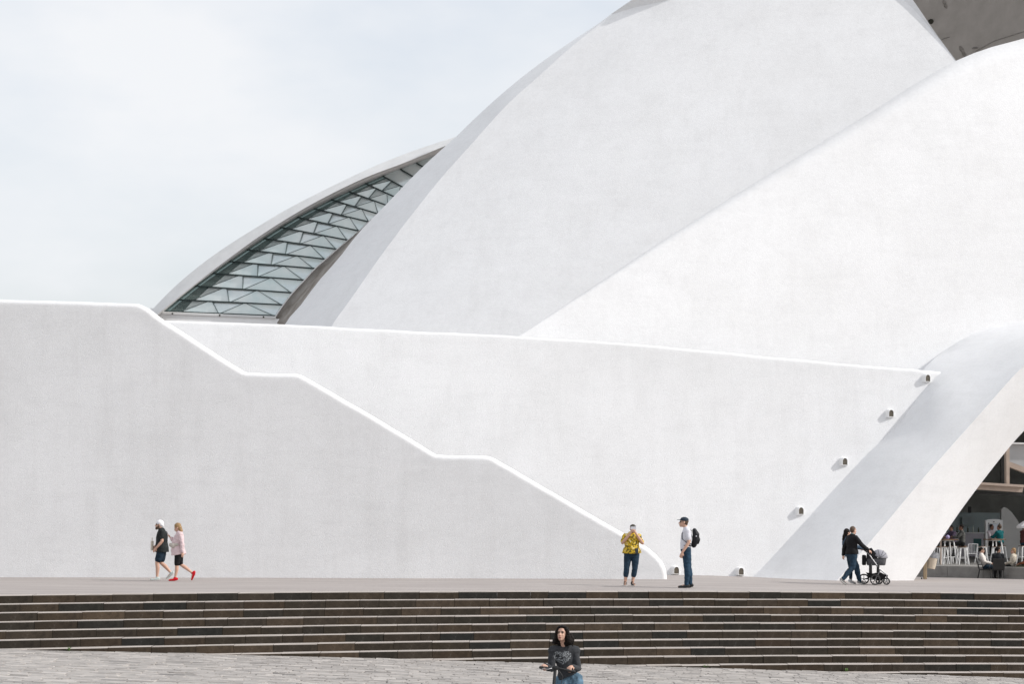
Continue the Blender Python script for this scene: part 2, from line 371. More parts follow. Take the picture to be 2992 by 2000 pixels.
# ------------------------------------------------------------------ white walls of the outer stair
def coped_wall(name, top, dep, thick, r, mtl, base, n=200):
    """thick wall standing on a plane, with a fully rounded coping along its top line and plain foot below the ground"""
    px = spline(top, n); T = [P(p.x, p.y, dep(p.x, p.y)) for p in px]
    nrm = (T[-1]-T[0]).cross(T[n//3]-T[0]).normalized()
    if nrm.y < 0: nrm = -nrm
    rings = []
    for i in range(n):
        t = (T[min(n-1, i+2)]-T[max(0, i-2)]).normalized(); o_ = nrm.cross(t)
        if o_.z < 0 and abs(o_.z) > .05: o_ = -o_
        if abs(o_.z) <= .05 and o_.x < 0: o_ = -o_
        w_ = noise.noise(T[i]*.9)*.018+noise.noise(T[i]*3.1)*.006          # hand-laid mosaic wobble
        ring = []
        for k in range(9):
            th = math.pi/2*k/8; ring.append(T[i]-o_*(r*(1-math.sin(th))+w_)+nrm*r*(1-math.cos(th)))
        for k in range(1, 9):
            th = math.pi/2*k/8; ring.append(T[i]-o_*(r*(1-math.cos(th))+w_)+nrm*(thick-r+r*math.sin(th)))
        f0 = ring[0]; zb = base(px[i].x, px[i].y, f0)
        bk = ring[-1]
        foot = Vector((f0.x, f0.y, min(zb, f0.z-.001))); ft = foot+(f0-foot)*0
        # slide along the wall plane when it leans
        if abs(nrm.z) > 1e-4: foot = foot-Vector((0, 1, 0))*((foot-f0).dot(nrm)/nrm.y)
        fb = Vector((bk.x, bk.y, foot.z))
        cols = [foot.lerp(f0, q) for q in (0, .3, .6, .9, .985)]
        rings.append(cols+ring+[bk.lerp(fb, .5), fb])
    bm = grid_bm(rings)
    for e_ in (rings[0], rings[-1]): bm.faces.new([bm.verts.new(p) for p in e_])
    bmesh.ops.remove_doubles(bm, verts=bm.verts[:], dist=.0006); bmesh.ops.recalc_face_normals(bm, faces=bm.faces[:])
    return mesh_obj(name, bm, mtl, None, 60)

DA = plane(67.9, -.025, 0.0)
stair_top = [(-1300, 838), (-330, 866), (0, 875), (300, 884), (392, 887), (416, 893), (440, 908), (470, 931), (560, 990), (695, 1077), (716, 1088), (738, 1091), (855, 1092), (878, 1096), (900, 1108),
             (1080, 1212), (1258, 1320), (1280, 1328), (1303, 1331), (1415, 1333), (1438, 1338), (1462, 1351), (1650, 1461), (1835, 1567), (1885, 1597), (1915, 1620), (1935, 1642), (1946, 1666), (1949, 1692), (1949, 1716)]
o = coped_wall('stair_parapet_wall', stair_top, DA, .7, .14, M['white_stair'], lambda x, y, p: -.35, 320)
tag(o, 'white stepped stair wall with rounded coping descending to the platform, behind the strolling couple', 'wall')

DB = plane(72.05, .0825, .206)
s_ = 1.27536
bt = [(x*s_, y*s_) for x, y in ((330, 731), (380, 733), (650, 742), (900, 755), (1190, 769), (1500, 791), (1900, 829), (2120, 847), (2170, 852), (2200, 855))]
Lc = [(2196, 1686), (2296, 1581), (2423, 1441), (2551, 1301), (2678, 1180), (2742, 1122), (2812, 1075)]
def below_L(x, y, p):
    if x <= 2196: return -.5
    for (x0, y0), (x1, y1) in zip(Lc, Lc[1:]):
        if x0 <= x <= x1: yy = y0+(y1-y0)*(x-x0)/(x1-x0)+30; return P(x, yy, DB(x, yy)).z
    return p.z-.1
o = coped_wall('sloping_back_wall', bt, DB, .7, .13, M['white'], below_L, 220)
tag(o, 'long white leaning wall with six hooded lamps, running up to the arch leg', 'wall')

# ------------------------------------------------------------------ the concert hall: shells, arch, wing, glazing
hall = thing('concert_hall', 'huge white curved shell concert hall with arch leg, concrete wing and faceted window', 'building', (6, 78, -.2))
def part(name, bm, m, smooth=60, parent=hall):
    o = mesh_obj(name, bm, m, None, smooth); o.parent = parent
    o.matrix_parent_inverse = Matrix.Translation(-Vector((6, 78, -.2)))
    return o
def solid(o, th, off=-1):
    s = o.modifiers.new('thickness', 'SOLIDIFY'); s.thickness = th; s.offset = off; return o
def facing(bm):
    bm.normal_update()
    s = sum(f.normal.y*f.calc_area() for f in bm.faces)
    if s > 0: bmesh.ops.reverse_faces(bm, faces=bm.faces[:])
    return bm
def coons(b, t, l, r, nu, nv):
    b, t, l, r = spline(b, nu), spline(t, nu), spline(l, nv), spline(r, nv); res = []
    for j in range(nv):
        v = j/(nv-1); row = []
        for i in range(nu):
            u = i/(nu-1)
            p = b[i]*(1-v)+t[i]*v+l[j]*(1-u)+r[j]*u-(b[0]*(1-u)*(1-v)+b[-1]*u*(1-v)+t[0]*(1-u)*v+t[-1]*u*v)
            row.append((p.x, p.y, u, v))
        res.append(row)
    return res
# near shell: its free edge sweeps from the long wall up to the right
K = [(x*s_, y*s_) for x, y in ((1150, 797), (1190, 770), (1300, 696), (1400, 630), (1500, 563), (1600, 500), (1700, 437), (1800, 376), (1900, 315), (2000, 254), (2100, 190), (2190, 139), (2270, 108), (2346, 88), (2460, 52), (2600, 15))]
DD = plane(73.3, .07, .26)
low = [(1440, 1060), (2000, 1100), (2700, 1160), (3100, 1200), (3450, 1230)]
rowsD = coons(low, K, [(1440, 1060), (K[0][0], K[0][1])], [(3450, 1230), (3460, 700), (K[-1][0], K[-1][1])], 40, 22)
G = []
for r in rowsD:
    row = []
    for x, y, u, v in r:
        D = DD(x, y)+1.0*v*v*u-.5*math.sin(math.pi*v)*u
        row.append(P(x, y, D))
    G.append(row)
solid(part('near_shell', facing(grid_bm(G)), M['white_shell'], 180), .5)

# far shell
RE = [(940, 1010), (969, 952), (1028, 870), (1107, 756), (1185, 651), (1263, 552), (1300, 507), (1367, 433), (1479, 308), (1568, 228), (1657, 147), (1724, 92), (1769, 58), (1791, 40)]
SE = [(800, 1010), (832, 945), (871, 902), (930, 823), (989, 756), (1050, 678), (1126, 600), (1205, 517), (1271, 454), (1334, 398), (1389, 344), (1479, 263), (1568, 192), (1657, 129), (1746, 70), (1786, 40)]
CR = [(1791, 40), (1870, 17), (1947, 0), (2120, -60), (2350, -95), (2520, -75), (2640, 0), (2712, 74), (2764, 138), (2797, 186), (2850, 270)]
DE = plane(80, -.22, .56)
def dE(x, y, u, v): return DE(x, y)-.9*math.sin(math.pi*min(1, u*.9+.05))*(.5+.5*v)
rowsE = coons([(940, 1010), (1300, 1030), (1650, 1045)], CR, RE, [(1650, 1045), (2240, 640), (2850, 270)], 44, 30)
G = [[P(x, y, dE(x, y, u, v)) for x, y, u, v in r] for r in rowsE]
part('far_shell', facing(grid_bm(G)), M['white_shell'], 180)
# its shaded flank
re3 = [r[0] for r in G]
nE = len(re3); se = spline(SE, nE)
flank = []
for i in range(nE):
    t = i/(nE-1); D0 = re3[i].y; e = P(se[i].x, se[i].y, D0+3.0*(1-t)**.8+.25)
    flank.append([e, re3[i].lerp(e, .5)+Vector((-.02, -.12, .03))*(1-t), re3[i]])
part('shell_flank', facing(grid_bm(flank)), M['white_shell'], 50)
# crown strip over the far shell; left lip shaped to imitate a cast shadow
cr3 = G[-1]; ncr = len(cr3)
CO = [(1786, 40), (1845, 0), (1960, -70), (2200, -170), (2450, -170), (2600, -85), (2668, 0), (2735, 98), (2797, 182), (2850, 268)]
co = spline(CO, ncr); crown = []
for i in range(ncr):
    t = i/(ncr-1); e = P(co[i].x, co[i].y, cr3[i].y+.05-.45*max(0, 1-t/.6)*min(1, t*6))
    crown.append([e, cr3[i]])
part('crown_shade_lip', facing(grid_bm(crown)), M['white_shell'], 180)

# dark board-marked wing overhead
def board_mat():
    m = mat('board_marked_concrete', (.40, .39, .375), .85, 0, 1.3, .5, 14, col2=(.49, .48, .465), stretch=(1.6, 1, .35)); return m
M['wing'] = board_mat()
DF = plane(131.6, 0.0, -1.72)
wg = [(2560, -260), (2668, 0), (2735, 98), (2797, 182), (2860, 300), (3100, 330), (3500, 300), (3500, -300)]
bm = bmesh.new(); prism(bm, [P(x, y, DF(x, y)) for x, y in wg], Vector((0, .9, 1.2)))
wing = part('concrete_wing', bm, M['wing'], 30)
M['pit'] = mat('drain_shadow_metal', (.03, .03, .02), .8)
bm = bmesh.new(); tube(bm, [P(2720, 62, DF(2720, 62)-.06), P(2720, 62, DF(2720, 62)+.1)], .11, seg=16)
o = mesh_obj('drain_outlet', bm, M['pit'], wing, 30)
# streaks of black damp at the wing's foot
damp = mat('damp_black', (.27, .26, .245), .9, .3, 6)
for (x0, y0, x1, y1, wd) in ((2805, 135, 2822, 168, .09), (2842, 142, 2858, 140, .10), (2850, 150, 2905, 120, .035), (2905, 120, 2992, 92, .03), (2992, 92, 3080, 60, .03), (2752, 115, 2775, 108, .03), (2757, 0, 2766, 24, .08)):
    bm = bmesh.new(); q = [P(x0+(x1-x0)*t, y0+(y1-y0)*t, DF(x0+(x1-x0)*t, y0+(y1-y0)*t)-.012) for t in (0, .25, .5, .75, 1)]
    tube(bm, q, [(r*wd, .02) for r in (.4, 1, .7, 1, .3)], seg=6); mesh_obj('damp_stain', bm, damp, wing, 60)

# arch leg: far edge / wall side, arris, inner edge
OC = [(2150, 1715), (2196, 1686), (2296, 1581), (2423, 1441), (2551, 1301), (2640, 1170), (2704, 1075), (2768, 1020), (2844, 976), (2921, 953), (2992, 937), (3150, 915), (3400, 930)]
MC = [(2432, 1715), (2449, 1694), (2544, 1583), (2623, 1488), (2703, 1392), (2782, 1302), (2862, 1212), (2941, 1122), (2992, 1070), (3100, 985), (3260, 930)]
RC = [(2655, 1720), (2671, 1696), (2729, 1609), (2798, 1506), (2862, 1419), (2941, 1318), (2992, 1260), (3100, 1150), (3260, 1040)]
nC = 40
oc, mc, rc = spline(OC, nC), spline(MC, nC), spline(RC, nC)
GL, GR, GI = [], [], []
for i in range(nC):
    t = i/(nC-1)
    dm = 70.7+3.0*t
    do = max(DB(oc[i].x, oc[i].y), 72.0)+.05+.5*sstep(1340-oc[i].y, 0, 150) if oc[i].y > 1120 else None
    if do is None: do = DB(2742, 1122)+.6+1.2*sstep(1120-oc[i].y, 0, 180)
    dr = 72.3+2.9*t
    o3, m3, r3 = P(oc[i].x, oc[i].y, do), P(mc[i].x, mc[i].y, dm), P(rc[i].x, rc[i].y, dr)
    lf = []
    for k in range(9):
        q = k/8; p = o3.lerp(m3, q); p = p+Vector((-.10, -.22, .12))*math.sin(math.pi*q)*(.2+t); lf.append(p)
    GL.append(lf)
    rf = []
    for k in range(7):
        q = k/6; p = m3.lerp(r3, q); p = p+Vector((0, -.16, .0))*math.sin(math.pi*q); rf.append(p)
    GR.append(rf)
    GI.append([r3, r3+Vector((.15, .9, .05)), r3+Vector((-.2, 2.2, .3)), o3+Vector((.2, 1.6, .1)), o3])
bm = bmesh.new()
full = [a+b[1:]+c[1:-1] for a, b, c in zip(GL, GR, GI)]
V = [[bm.verts.new(p) for p in r] for r in full]; m_ = len(full[0])
for i in range(nC-1):
    for j in range(m_): bm.faces.new((V[i][j], V[i][(j+1) % m_], V[i+1][(j+1) % m_], V[i+1][j]))
bm.faces.new(V[0]); bm.faces.new(V[-1]); bmesh.ops.recalc_face_normals(bm, faces=bm.faces[:])
part('arch_leg', bm, M['white'], 28)

# ------------------------------------------------------------------ faceted window under its rim
def Z1(pts): return [(440+x/2.55, 380+y/2.55) for x, y in pts]
OH = Z1([(-60, 1420), (30, 1320), (200, 1150), (400, 985), (600, 845), (800, 720), (1000, 600), (1200, 495), (1400, 395), (1600, 300), (1800, 215), (2000, 140), (2280, 48), (2420, 8)])
IH = Z1([(-10, 1430), (80, 1350), (330, 1150), (560, 975), (800, 800), (1050, 640), (1300, 500), (1600, 355), (1900, 240), (2190, 120), (2420, 35)])
GLf = Z1([(-5, 1432), (100, 1352), (330, 1163), (585, 980), (840, 808), (1092, 650), (1345, 518), (1600, 397), (1860, 290), (1980, 245), (2120, 192), (2300, 128)])
DG = plane(91.4, -.02, .15)
nH = 48; oh, ih, gl = spline(OH, nH), spline(IH, nH), spline(GLf, nH)
bm = bmesh.new(); V = []
for i in range(nH):
    a = P(oh[i].x, oh[i].y, DG(oh[i].x, oh[i].y)-.75); b = P(ih[i].x, ih[i].y, DG(ih[i].x, ih[i].y)-1.25)
    mid = b.lerp(P(gl[i].x, gl[i].y, DG(gl[i].x, gl[i].y)), .45)
    c = P(gl[i].x, gl[i].y, DG(gl[i].x, gl[i].y)+.02); d = P(oh[i].x, oh[i].y, DG(oh[i].x, oh[i].y)+.6)+Vector((.2, 0, -.15))
    V.append([bm.verts.new(p) for p in (a, b, mid+Vector((-.04, 0, .05)), mid+Vector((.0, .05, -.01)), c, c+Vector((0, .5, 0)), d)])
k_ = len(V[0])
for i in range(nH-1):
    for j in range(k_): bm.faces.new((V[i][j], V[i][(j+1) % k_], V[i+1][(j+1) % k_], V[i+1][j]))
bm.faces.new(V[0]); bm.faces.new(V[-1]); bmesh.ops.recalc_face_normals(bm, faces=bm.faces[:])
part('window_rim', bm, mat('rim_concrete', (.66, .66, .655), .7, .06, 2, .2, 20), 25)

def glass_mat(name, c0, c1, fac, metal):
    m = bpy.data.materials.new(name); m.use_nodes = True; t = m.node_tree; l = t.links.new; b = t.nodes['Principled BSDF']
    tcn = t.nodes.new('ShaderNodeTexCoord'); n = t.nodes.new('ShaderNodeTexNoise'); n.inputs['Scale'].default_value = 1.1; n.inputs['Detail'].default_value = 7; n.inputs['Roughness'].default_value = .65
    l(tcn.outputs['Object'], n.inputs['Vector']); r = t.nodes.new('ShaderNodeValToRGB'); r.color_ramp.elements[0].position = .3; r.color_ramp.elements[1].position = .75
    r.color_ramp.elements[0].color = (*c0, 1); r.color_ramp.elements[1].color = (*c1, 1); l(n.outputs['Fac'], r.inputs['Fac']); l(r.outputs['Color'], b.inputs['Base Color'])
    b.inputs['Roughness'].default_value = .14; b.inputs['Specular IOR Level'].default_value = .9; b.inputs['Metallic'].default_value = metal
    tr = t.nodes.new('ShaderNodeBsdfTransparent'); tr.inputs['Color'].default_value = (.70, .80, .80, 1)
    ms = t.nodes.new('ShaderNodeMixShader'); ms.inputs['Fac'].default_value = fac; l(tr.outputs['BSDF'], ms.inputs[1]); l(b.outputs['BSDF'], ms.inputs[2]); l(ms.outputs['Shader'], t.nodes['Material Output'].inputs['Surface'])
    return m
M['glass'] = glass_mat('dusty_green_glass', (.68, .81, .82), (.94, .97, .96), .94, .3); M['rim_shade_glass'] = glass_mat('clear_shaded_glass', (.16, .22, .21), (.34, .40, .38), .45, .1); M['mullion'] = mat('dark_green_steel', (.018, .035, .035), .45, spec=.5); M['bar'] = mat('grey_glazing_bar', (.15, .19, .19), .5)  # second glass: clearer, and darkened to carry the rim's shade and reflection
rowsL = [((100, 1352), (930, 1385)), ((200, 1265), (985, 1303)), ((330, 1163), (1055, 1213)), ((460, 1068), (1145, 1118)), ((585, 980), (1222, 1032)), ((715, 892), (1303, 962)), ((840, 808), (1388, 888)),
         ((965, 725), (1470, 820)), ((1092, 650), (1555, 752)), ((1215, 585), (1630, 685)), ((1345, 518), (1700, 626)), ((1475, 458), (1775, 566)), ((1600, 397), (1850, 512)), ((1730, 342), (1935, 455)),
         ((1860, 290), (2030, 390)), ((1980, 245), (2110, 318)), ((2120, 192), (2200, 235))]
rowsL = [(Z1([a])[0], Z1([b])[0]) for a, b in rowsL]
win = thing('x', 'x', 'x'); win.name = 'window'
for kk in ('label', 'category'): del win[kk]
win.location = P(640, 920, 92); win.parent = hall; win.matrix_parent_inverse = Matrix.Translation(-Vector((6, 78, -.2)))
winloc = win.location.copy()
def wpart(name, bm, m, smooth=None):
    bmesh.ops.translate(bm, verts=bm.verts[:], vec=-winloc); return mesh_obj(name, bm, m, win, smooth)
def gp(px, py, out=0.0): return P(px, py, DG(px, py)-out)
def lerp2(a, b, t): return (a[0]+(b[0]-a[0])*t, a[1]+(b[1]-a[1])*t)
def bar(a, b, wd, dp, name, m):
    """flat glazing bar from a to b standing proud of the glass"""
    d = (b-a).normalized(); s = d.cross(Vector((0, 1, 0))).normalized()*wd/2; bm = bmesh.new()
    prism(bm, [a-s, b-s, b+s, a+s], Vector((0, dp, 0))); wpart(name, bm, m)
def pane(pts, m='glass'):
    bm = bmesh.new(); prism(bm, pts, Vector((0, .03, 0))); wpart('pane', bm, M[m])
for i in range(len(rowsL)):
    a, b = rowsL[i]; bar(gp(*a, .16), gp(*b, .16), .05, .12, 'mullion', M['mullion'])
for i in range(len(rowsL)-1):
    (b0, b1), (t0, t1) = rowsL[i], rowsL[i+1]
    B = lambda u, o=0.03: gp(*lerp2(b0, b1, u), o)
    T = lambda u, o=0.03: gp(*lerp2(t0, t1, u), o)
    j = .5+random.uniform(-.015, .015)
    if i > 12: pane([B(0), B(1), T(1), T(0)]); continue
    ap = .075
    jt = .335+random.uniform(-.01, .01); jb = .49; aL, aR = .30, .64
    pane([B(0), B(.17), T(.15), T(0)], 'rim_shade_glass')
    pane([B(.17), T(aL, ap), T(.15)])
    pane([B(.17), B(jb-.003, .0), T(aL, ap)])
    pane([B(jb-.003, .0), T(jt-.003, .07), T(aL, ap)])
    pane([B(jb+.003), T(aR, ap), T(jt+.003, .02)])
    pane([B(jb+.003), B(.985, -.04), T(aR, ap)])
    pane([B(.985, -.04), B(1), T(1), T(aR, ap)])
    wd = .024
    bar(B(jb, .1), T(jt, .1), .03, .08, 'glazing_bar', M['bar'])
    for p, q in ((B(.13, .04), T(aL, ap+.01)), (B(jb+.01, .05), T(aR, ap+.01)), (T(aR, ap+.01), B(.98, .03))): bar(p, q, wd, .03, 'glazing_bar', M['bar'])
# inner dark wall some way behind the glass, and the dusty return beside the glass
gi = spline(GLf[1:-1], 16); rr_ = spline([b for a, b in rowsL], 16)
rows = [[P(a.x+(b.x-a.x)*t+4, a.y+(b.y-a.y)*t+4, DG(a.x, a.y)+1.6) for t in (.02, .5, 1.08)] for a, b in zip(gi, rr_)]
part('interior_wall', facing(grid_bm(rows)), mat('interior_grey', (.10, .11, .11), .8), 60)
GRt = [b for a, b in rowsL][:11]; GRt = [(796, 945)]+GRt[:9]+[(1085, 640)]
SEl = SE[1:6]+[(1090, 637)]
g1, s1 = spline(GRt, 18), spline(SEl, 18)
rows = [[P(g.x, g.y, DG(g.x, g.y)-.1), P(g.x+(s.x-g.x)*.55, g.y+(s.y-g.y)*.55, DG(g.x, g.y)-.5), P(s.x+4, s.y, DE(s.x, s.y)+3.2)] for g, s in zip(g1, s1)]
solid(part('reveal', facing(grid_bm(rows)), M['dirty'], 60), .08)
# pale edging strip between glass and reveal, sill with fixings under the glass
bm = bmesh.new()
g2 = spline(GRt[1:], 16); 
for i in range(15):
    if i >= 14: continue
tube(bm, [P(g.x+2, g.y, DG(g.x, g.y)-.16) for g in g2], .035, seg=6)
part('edge_strip', bm, M['white_plain'], 60)
bm = bmesh.new(); sd = [(440, 900), (479, 911), (806, 925), (806, 932), (830, 934), (845, 950), (838, 985), (440, 985)]
prism(bm, [P(x, y, DG(x, y)-.35) for x, y in sd], Vector((0, .5, 0))); part('window_sill', bm, M['white_plain'], 30)
bm = bmesh.new(); prism(bm, [P(x, y, DG(x, y)-.42) for x, y in ((474, 912), (806, 926), (806, 931), (474, 918))], Vector((0, .2, 0))); part('sill_flashing', bm, mat('pale_flashing', (.66, .66, .65), .5), 30)
for x, y in ((504, 917), (642, 922), (770, 927)):
    bm = bmesh.new(); ball(bm, P(x, y, DG(x, y)-.43), .035, seg=8); part('fixing_bolt', bm, M['pit'], 60)

# ------------------------------------------------------------------ hooded wall lamps on the leaning wall
M['lamp_dark'] = mat('lamp_lens_brown', (.075, .062, .045), .4, .2, 30)
M['lamp_grill'] = mat('lamp_grill', (.14, .12, .085), .5)
def make_lamp():
    t = thing('wall_lamp', '', 'lamp', group='hooded lamps on the leaning wall')
    # local axes: -y looks out of the lamp
    def arch(s, n=10):
        pts = [(-s*.105, -.12*s), (s*.105, -.12*s)]
        for k in range(n+1):
            a = math.pi*k/n; pts.append((s*.105*math.cos(a), .02*s+s*.105*math.sin(a)))
        return pts
    bm = bmesh.new(); secs = [(1.3, .35), (1.28, .04), (1.22, -.05), (1.14, -.10), (1.08, -.115), (1.0, -.115), (.98, -.08)]
    V = [[bm.verts.new((x, y, z)) for x, z in arch(s)] for s, y in secs]; n = len(V[0])
    for i in range(len(V)-1):
        for j in range(n): bm.faces.new((V[i][j], V[i][(j+1) % n], V[i+1][(j+1) % n], V[i+1][j]))
    bm.faces.new(V[0]); bmesh.ops.recalc_face_normals(bm, faces=bm.faces[:])
    mesh_obj('hood', bm, M['white_plain'], t, 50)
    bm = bmesh.new(); prism(bm, [(x, -.09, z) for x, z in arch(.97)], (0, .04, 0)); ln = mesh_obj('lens', bm, M['lamp_dark'], t, 30)
    for k in range(3):
        bm = bmesh.new(); box(bm, (-.085, -.10, -.07+k*.05), (.085, -.091, -.06+k*.05)); mesh_obj('grill_bar', bm, M['lamp_grill'], ln)
    return t
lamp0 = make_lamp()
lab = ['white hooded wall lamp just under the pointed end of the wall coping', 'white hooded wall lamp second from the top beside the arch leg', 'white hooded wall lamp midway up the wall beside the arch leg',
       'white hooded wall lamp lowest of the slanting row beside the arch leg', 'white hooded lamp at ground level beside the rounded end of the stair wall', 'white hooded lamp at ground level near the foot of the arch leg']
for i, (x, y) in enumerate([(2706, 1106), (2599, 1209), (2464, 1350), (2336, 1494), (1972, 1668), (2161, 1671)]):
    loc = P(x, y, DB(x, y)-.02)
    o = lamp0 if i == 0 else dup(lamp0, loc, R(28))
    o.location = loc; o.scale = (.88, .88, .88); o.rotation_euler = (0, 0, R(28)); o['label'] = lab[i]

# ------------------------------------------------------------------ cafe terrace under the arch
ZT = -.315                                        # terrace floor level
M['terrace_wall'] = mat('terrace_concrete', (.30, .29, .275), .8, .2, 2.2, .4, 14)
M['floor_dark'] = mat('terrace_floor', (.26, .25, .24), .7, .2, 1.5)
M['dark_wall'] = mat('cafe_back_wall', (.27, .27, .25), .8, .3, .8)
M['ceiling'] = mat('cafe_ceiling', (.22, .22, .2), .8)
M['grey_wall'] = mat('sail_wall_grey', (.62, .61, .59), .8, .08, 1.5, .3, 12)
M['beige'] = mat('beige_beam', (.50, .40, .33), .7, .15, 2)
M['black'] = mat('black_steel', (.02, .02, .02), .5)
M['white_steel'] = mat('white_painted_steel', (.72, .72, .72), .4, .05, 5)
M['wood'] = mat('oiled_wood', (.16, .085, .04), .5, .3, 8, stretch=(1, 8, 1))
M['post_wood'] = mat('weathered_post', (.30, .23, .15), .8, .3, 9, stretch=(2, 2, .4))
M['bin'] = mat('beige_bin', (.52, .45, .36), .6, .12, 6)
M['liner'] = mat('bin_liner', (.25, .26, .28), .3, .4, 14, bump=.8, bscale=30)
M['panel'] = mat('smoky_panel', (.30, .38, .39), .25, .15, .7)
M['grey_panel'] = mat('grey_upper_panel', (.50, .50, .50), .7, .1, 1)
M['counter'] = mat('lilac_counter', (.55, .52, .57), .5, .1, 3)
M['parasol'] = mat('white_parasol_cloth', (.80, .79, .80), .8, .03, 4)
# raised terrace
f0 = P(2560, 1683, 97.6); f1 = P(2690, 1684, 97); f2 = P(3000, 1691, 93.5); f3 = P(3300, 1697, 91)
bm = bmesh.new()
fr = [Vector((p.x, p.y, 0)) for p in (f0, f1, f2, f3)]; out_ = [(p.x, p.y) for p in fr]+[(f3.x+12, 91), (f3.x+12, 135), (f0.x-4, 135), (f0.x-4, 98)]
prism(bm, [Vector((x, y, ZT)) for x, y in out_], Vector((0, 0, -.9)))
terrace = mesh_obj('terrace', bm, M['terrace_wall'], None, 30); tag(terrace, 'low grey concrete terrace kerb carrying the bar stools under the arch', 'terrace')
# concrete lifts of the kerb: shallow courses proud of the core
for i, (t0, t1) in enumerate(((.00, .26), (.265, .60), (.605, 1.0))):
    for k, (z0, z1) in enumerate(((-.46, -.33), (-.64, -.466), (-.86, -.646))):
        a = f1.lerp(f2, t0); b = f1.lerp(f2, t1); bm = bmesh.new(); a0 = Vector((a.x, a.y, 0)); b0 = Vector((b.x, b.y, 0)); nn = Vector((-(b0-a0).y, (b0-a0).x, 0)).normalized()
        if nn.y > 0: nn = -nn
        pr = .02+.006*((i+k) % 2)
        prism(bm, [a0+nn*pr+Vector((0, 0, z0)), b0+nn*pr+Vector((0, 0, z0)), b0+nn*pr+Vector((0, 0, z1)), a0+nn*pr+Vector((0, 0, z1))], -nn*.1)
        mesh_obj('kerb_block', bm, M['terrace_wall'], terrace)
# covered hall behind: back wall; unseen roof and side walls added to keep it dark
def cafe_box(name, lo, hi, m, label, cat):
    bm = bmesh.new(); box(bm, lo, hi); o = mesh_obj(name, bm, m); return tag(o, label, cat)
pav = thing('cafe_pavilion', 'dark covered cafe hall seen under the arch with back wall and unseen roof', 'building', (24, 115, ZT))
def pp(name, bm, m, smooth=None):
    bmesh.ops.translate(bm, verts=bm.verts[:], vec=-Vector((24, 115, ZT))); return mesh_obj(name, bm, m, pav, smooth)
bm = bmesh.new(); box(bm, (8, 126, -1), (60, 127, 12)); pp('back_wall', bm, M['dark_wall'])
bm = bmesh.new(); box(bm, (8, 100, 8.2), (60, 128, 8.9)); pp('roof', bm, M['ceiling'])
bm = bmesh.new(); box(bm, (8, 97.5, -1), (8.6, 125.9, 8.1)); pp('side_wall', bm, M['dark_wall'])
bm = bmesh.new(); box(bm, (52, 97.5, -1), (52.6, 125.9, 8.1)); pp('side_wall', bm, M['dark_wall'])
def pq(x, y, D): return P(x, y, D)
def flat(name, pts, D, th, m):
    bm = bmesh.new(); prism(bm, [P(x, y, D) for x, y in pts], Vector((0, th, 0))); return pp(name, bm, m)
flat('beam', [(2850, 1414), (2988, 1421), (2990, 1428), (2987, 1440), (2852, 1431), (2850, 1425)], 96.9, .5, M['beige'])
flat('beam_lip', [(2862, 1410), (2992, 1418), (2992, 1425), (2862, 1417)], 96.7, .25, M['beige'])
flat('beam_shade_strip', [(2843, 1436), (3040, 1447), (3040, 1454), (2843, 1441)], 97.5, .5, M['black'])  # solid black strip stands in for the shade under the beam
flat('column', [(2939, 1180), (2950, 1180), (2950, 1419), (2941, 1419)], 97.0, .4, M['beige'])
flat('column_panel', [(2921, 1180), (2938, 1180), (2940, 1419), (2926, 1419)], 97.6, .2, M['black'])
flat('ramp_beam', [(2950, 1350), (3060, 1390), (3060, 1408), (2950, 1366)], 98.3, .4, M['beige'])
flat('upper_panel', [(2890, 1296), (3080, 1300), (3080, 1400), (2950, 1352), (2900, 1335)], 99.5, .3, M['grey_panel'])
flat('panel_edge', [(2890, 1292), (3080, 1297), (3080, 1301), (2890, 1297)], 99.3, .3, M['white_plain'])
flat('smoky_screen', [(2760, 1498), (2922, 1500), (2922, 1562), (2760, 1562)], 124, .2, M['panel'])
flat('menu_panel', [(2811, 1511), (2848, 1511), (2848, 1535), (2811, 1535)], 123.6, .1, mat('menu_blue_grey', (.30, .36, .37), .4, .1, 3))
flat('sail_wall', [(2926, 1490), (2932, 1483), (2942, 1486), (2956, 1498), (2972, 1520), (2988, 1550), (3004, 1590), (3020, 1650), (2926, 1650)], 112, .3, M['grey_wall'])
flat('duct', [(2832, 1482), (2838, 1482), (2838, 1500), (2832, 1500)], 123, .3, M['black'])
# framed white portal with a bright notice behind the standing tables
port = thing('display_frame', 'tall white framed display with rounded top behind the bar table', 'display', P(2904, 1650, 109))
def frame_obj(name, pts, hole, D, th, m, parent):
    bm = bmesh.new(); loc = parent.location
    n = len(pts); a = [bm.verts.new(P(x, y, D)-loc) for x, y in pts]; b = [bm.verts.new(P(x, y, D)-loc) for x, y in hole]
    c = [bm.verts.new(v.co+Vector((0, th, 0))) for v in a]; d = [bm.verts.new(v.co+Vector((0, th, 0))) for v in b]
    for i in range(n):
        j = (i+1) % n
        for q in ((a[i], a[j], b[j], b[i]), (c[i], d[i], d[j], c[j]), (a[i], c[i], c[j], a[j]), (b[i], b[j], d[j], d[i])): bm.faces.new(q)
    return mesh_obj(name, bm, m, parent)
frame_obj('frame', [(2880, 1651), (2880, 1522), (2890, 1519), (2905, 1518), (2920, 1519), (2930, 1522), (2930, 1651)], [(2887, 1650), (2887, 1535), (2893, 1532), (2905, 1531), (2917, 1532), (2923, 1535), (2923, 1650)], 109, .25, M['white_plain'], port)
bm = bmesh.new(); prism(bm, [P(x, y, 109.15)-port.location for x, y in ((2886, 1650), (2886, 1534), (2924, 1534), (2924, 1650))], Vector((0, .08, 0))); mesh_obj('backing', bm, mat('display_back', (.26, .27, .28), .5), port)
bm = bmesh.new(); prism(bm, [P(x, y, 109.05)-port.location for x, y in ((2897, 1560), (2897, 1532), (2923, 1532), (2923, 1560))], Vector((0, .06, 0))); mesh_obj('notice', bm, mat('pale_notice', (.70, .74, .80), .5), port)
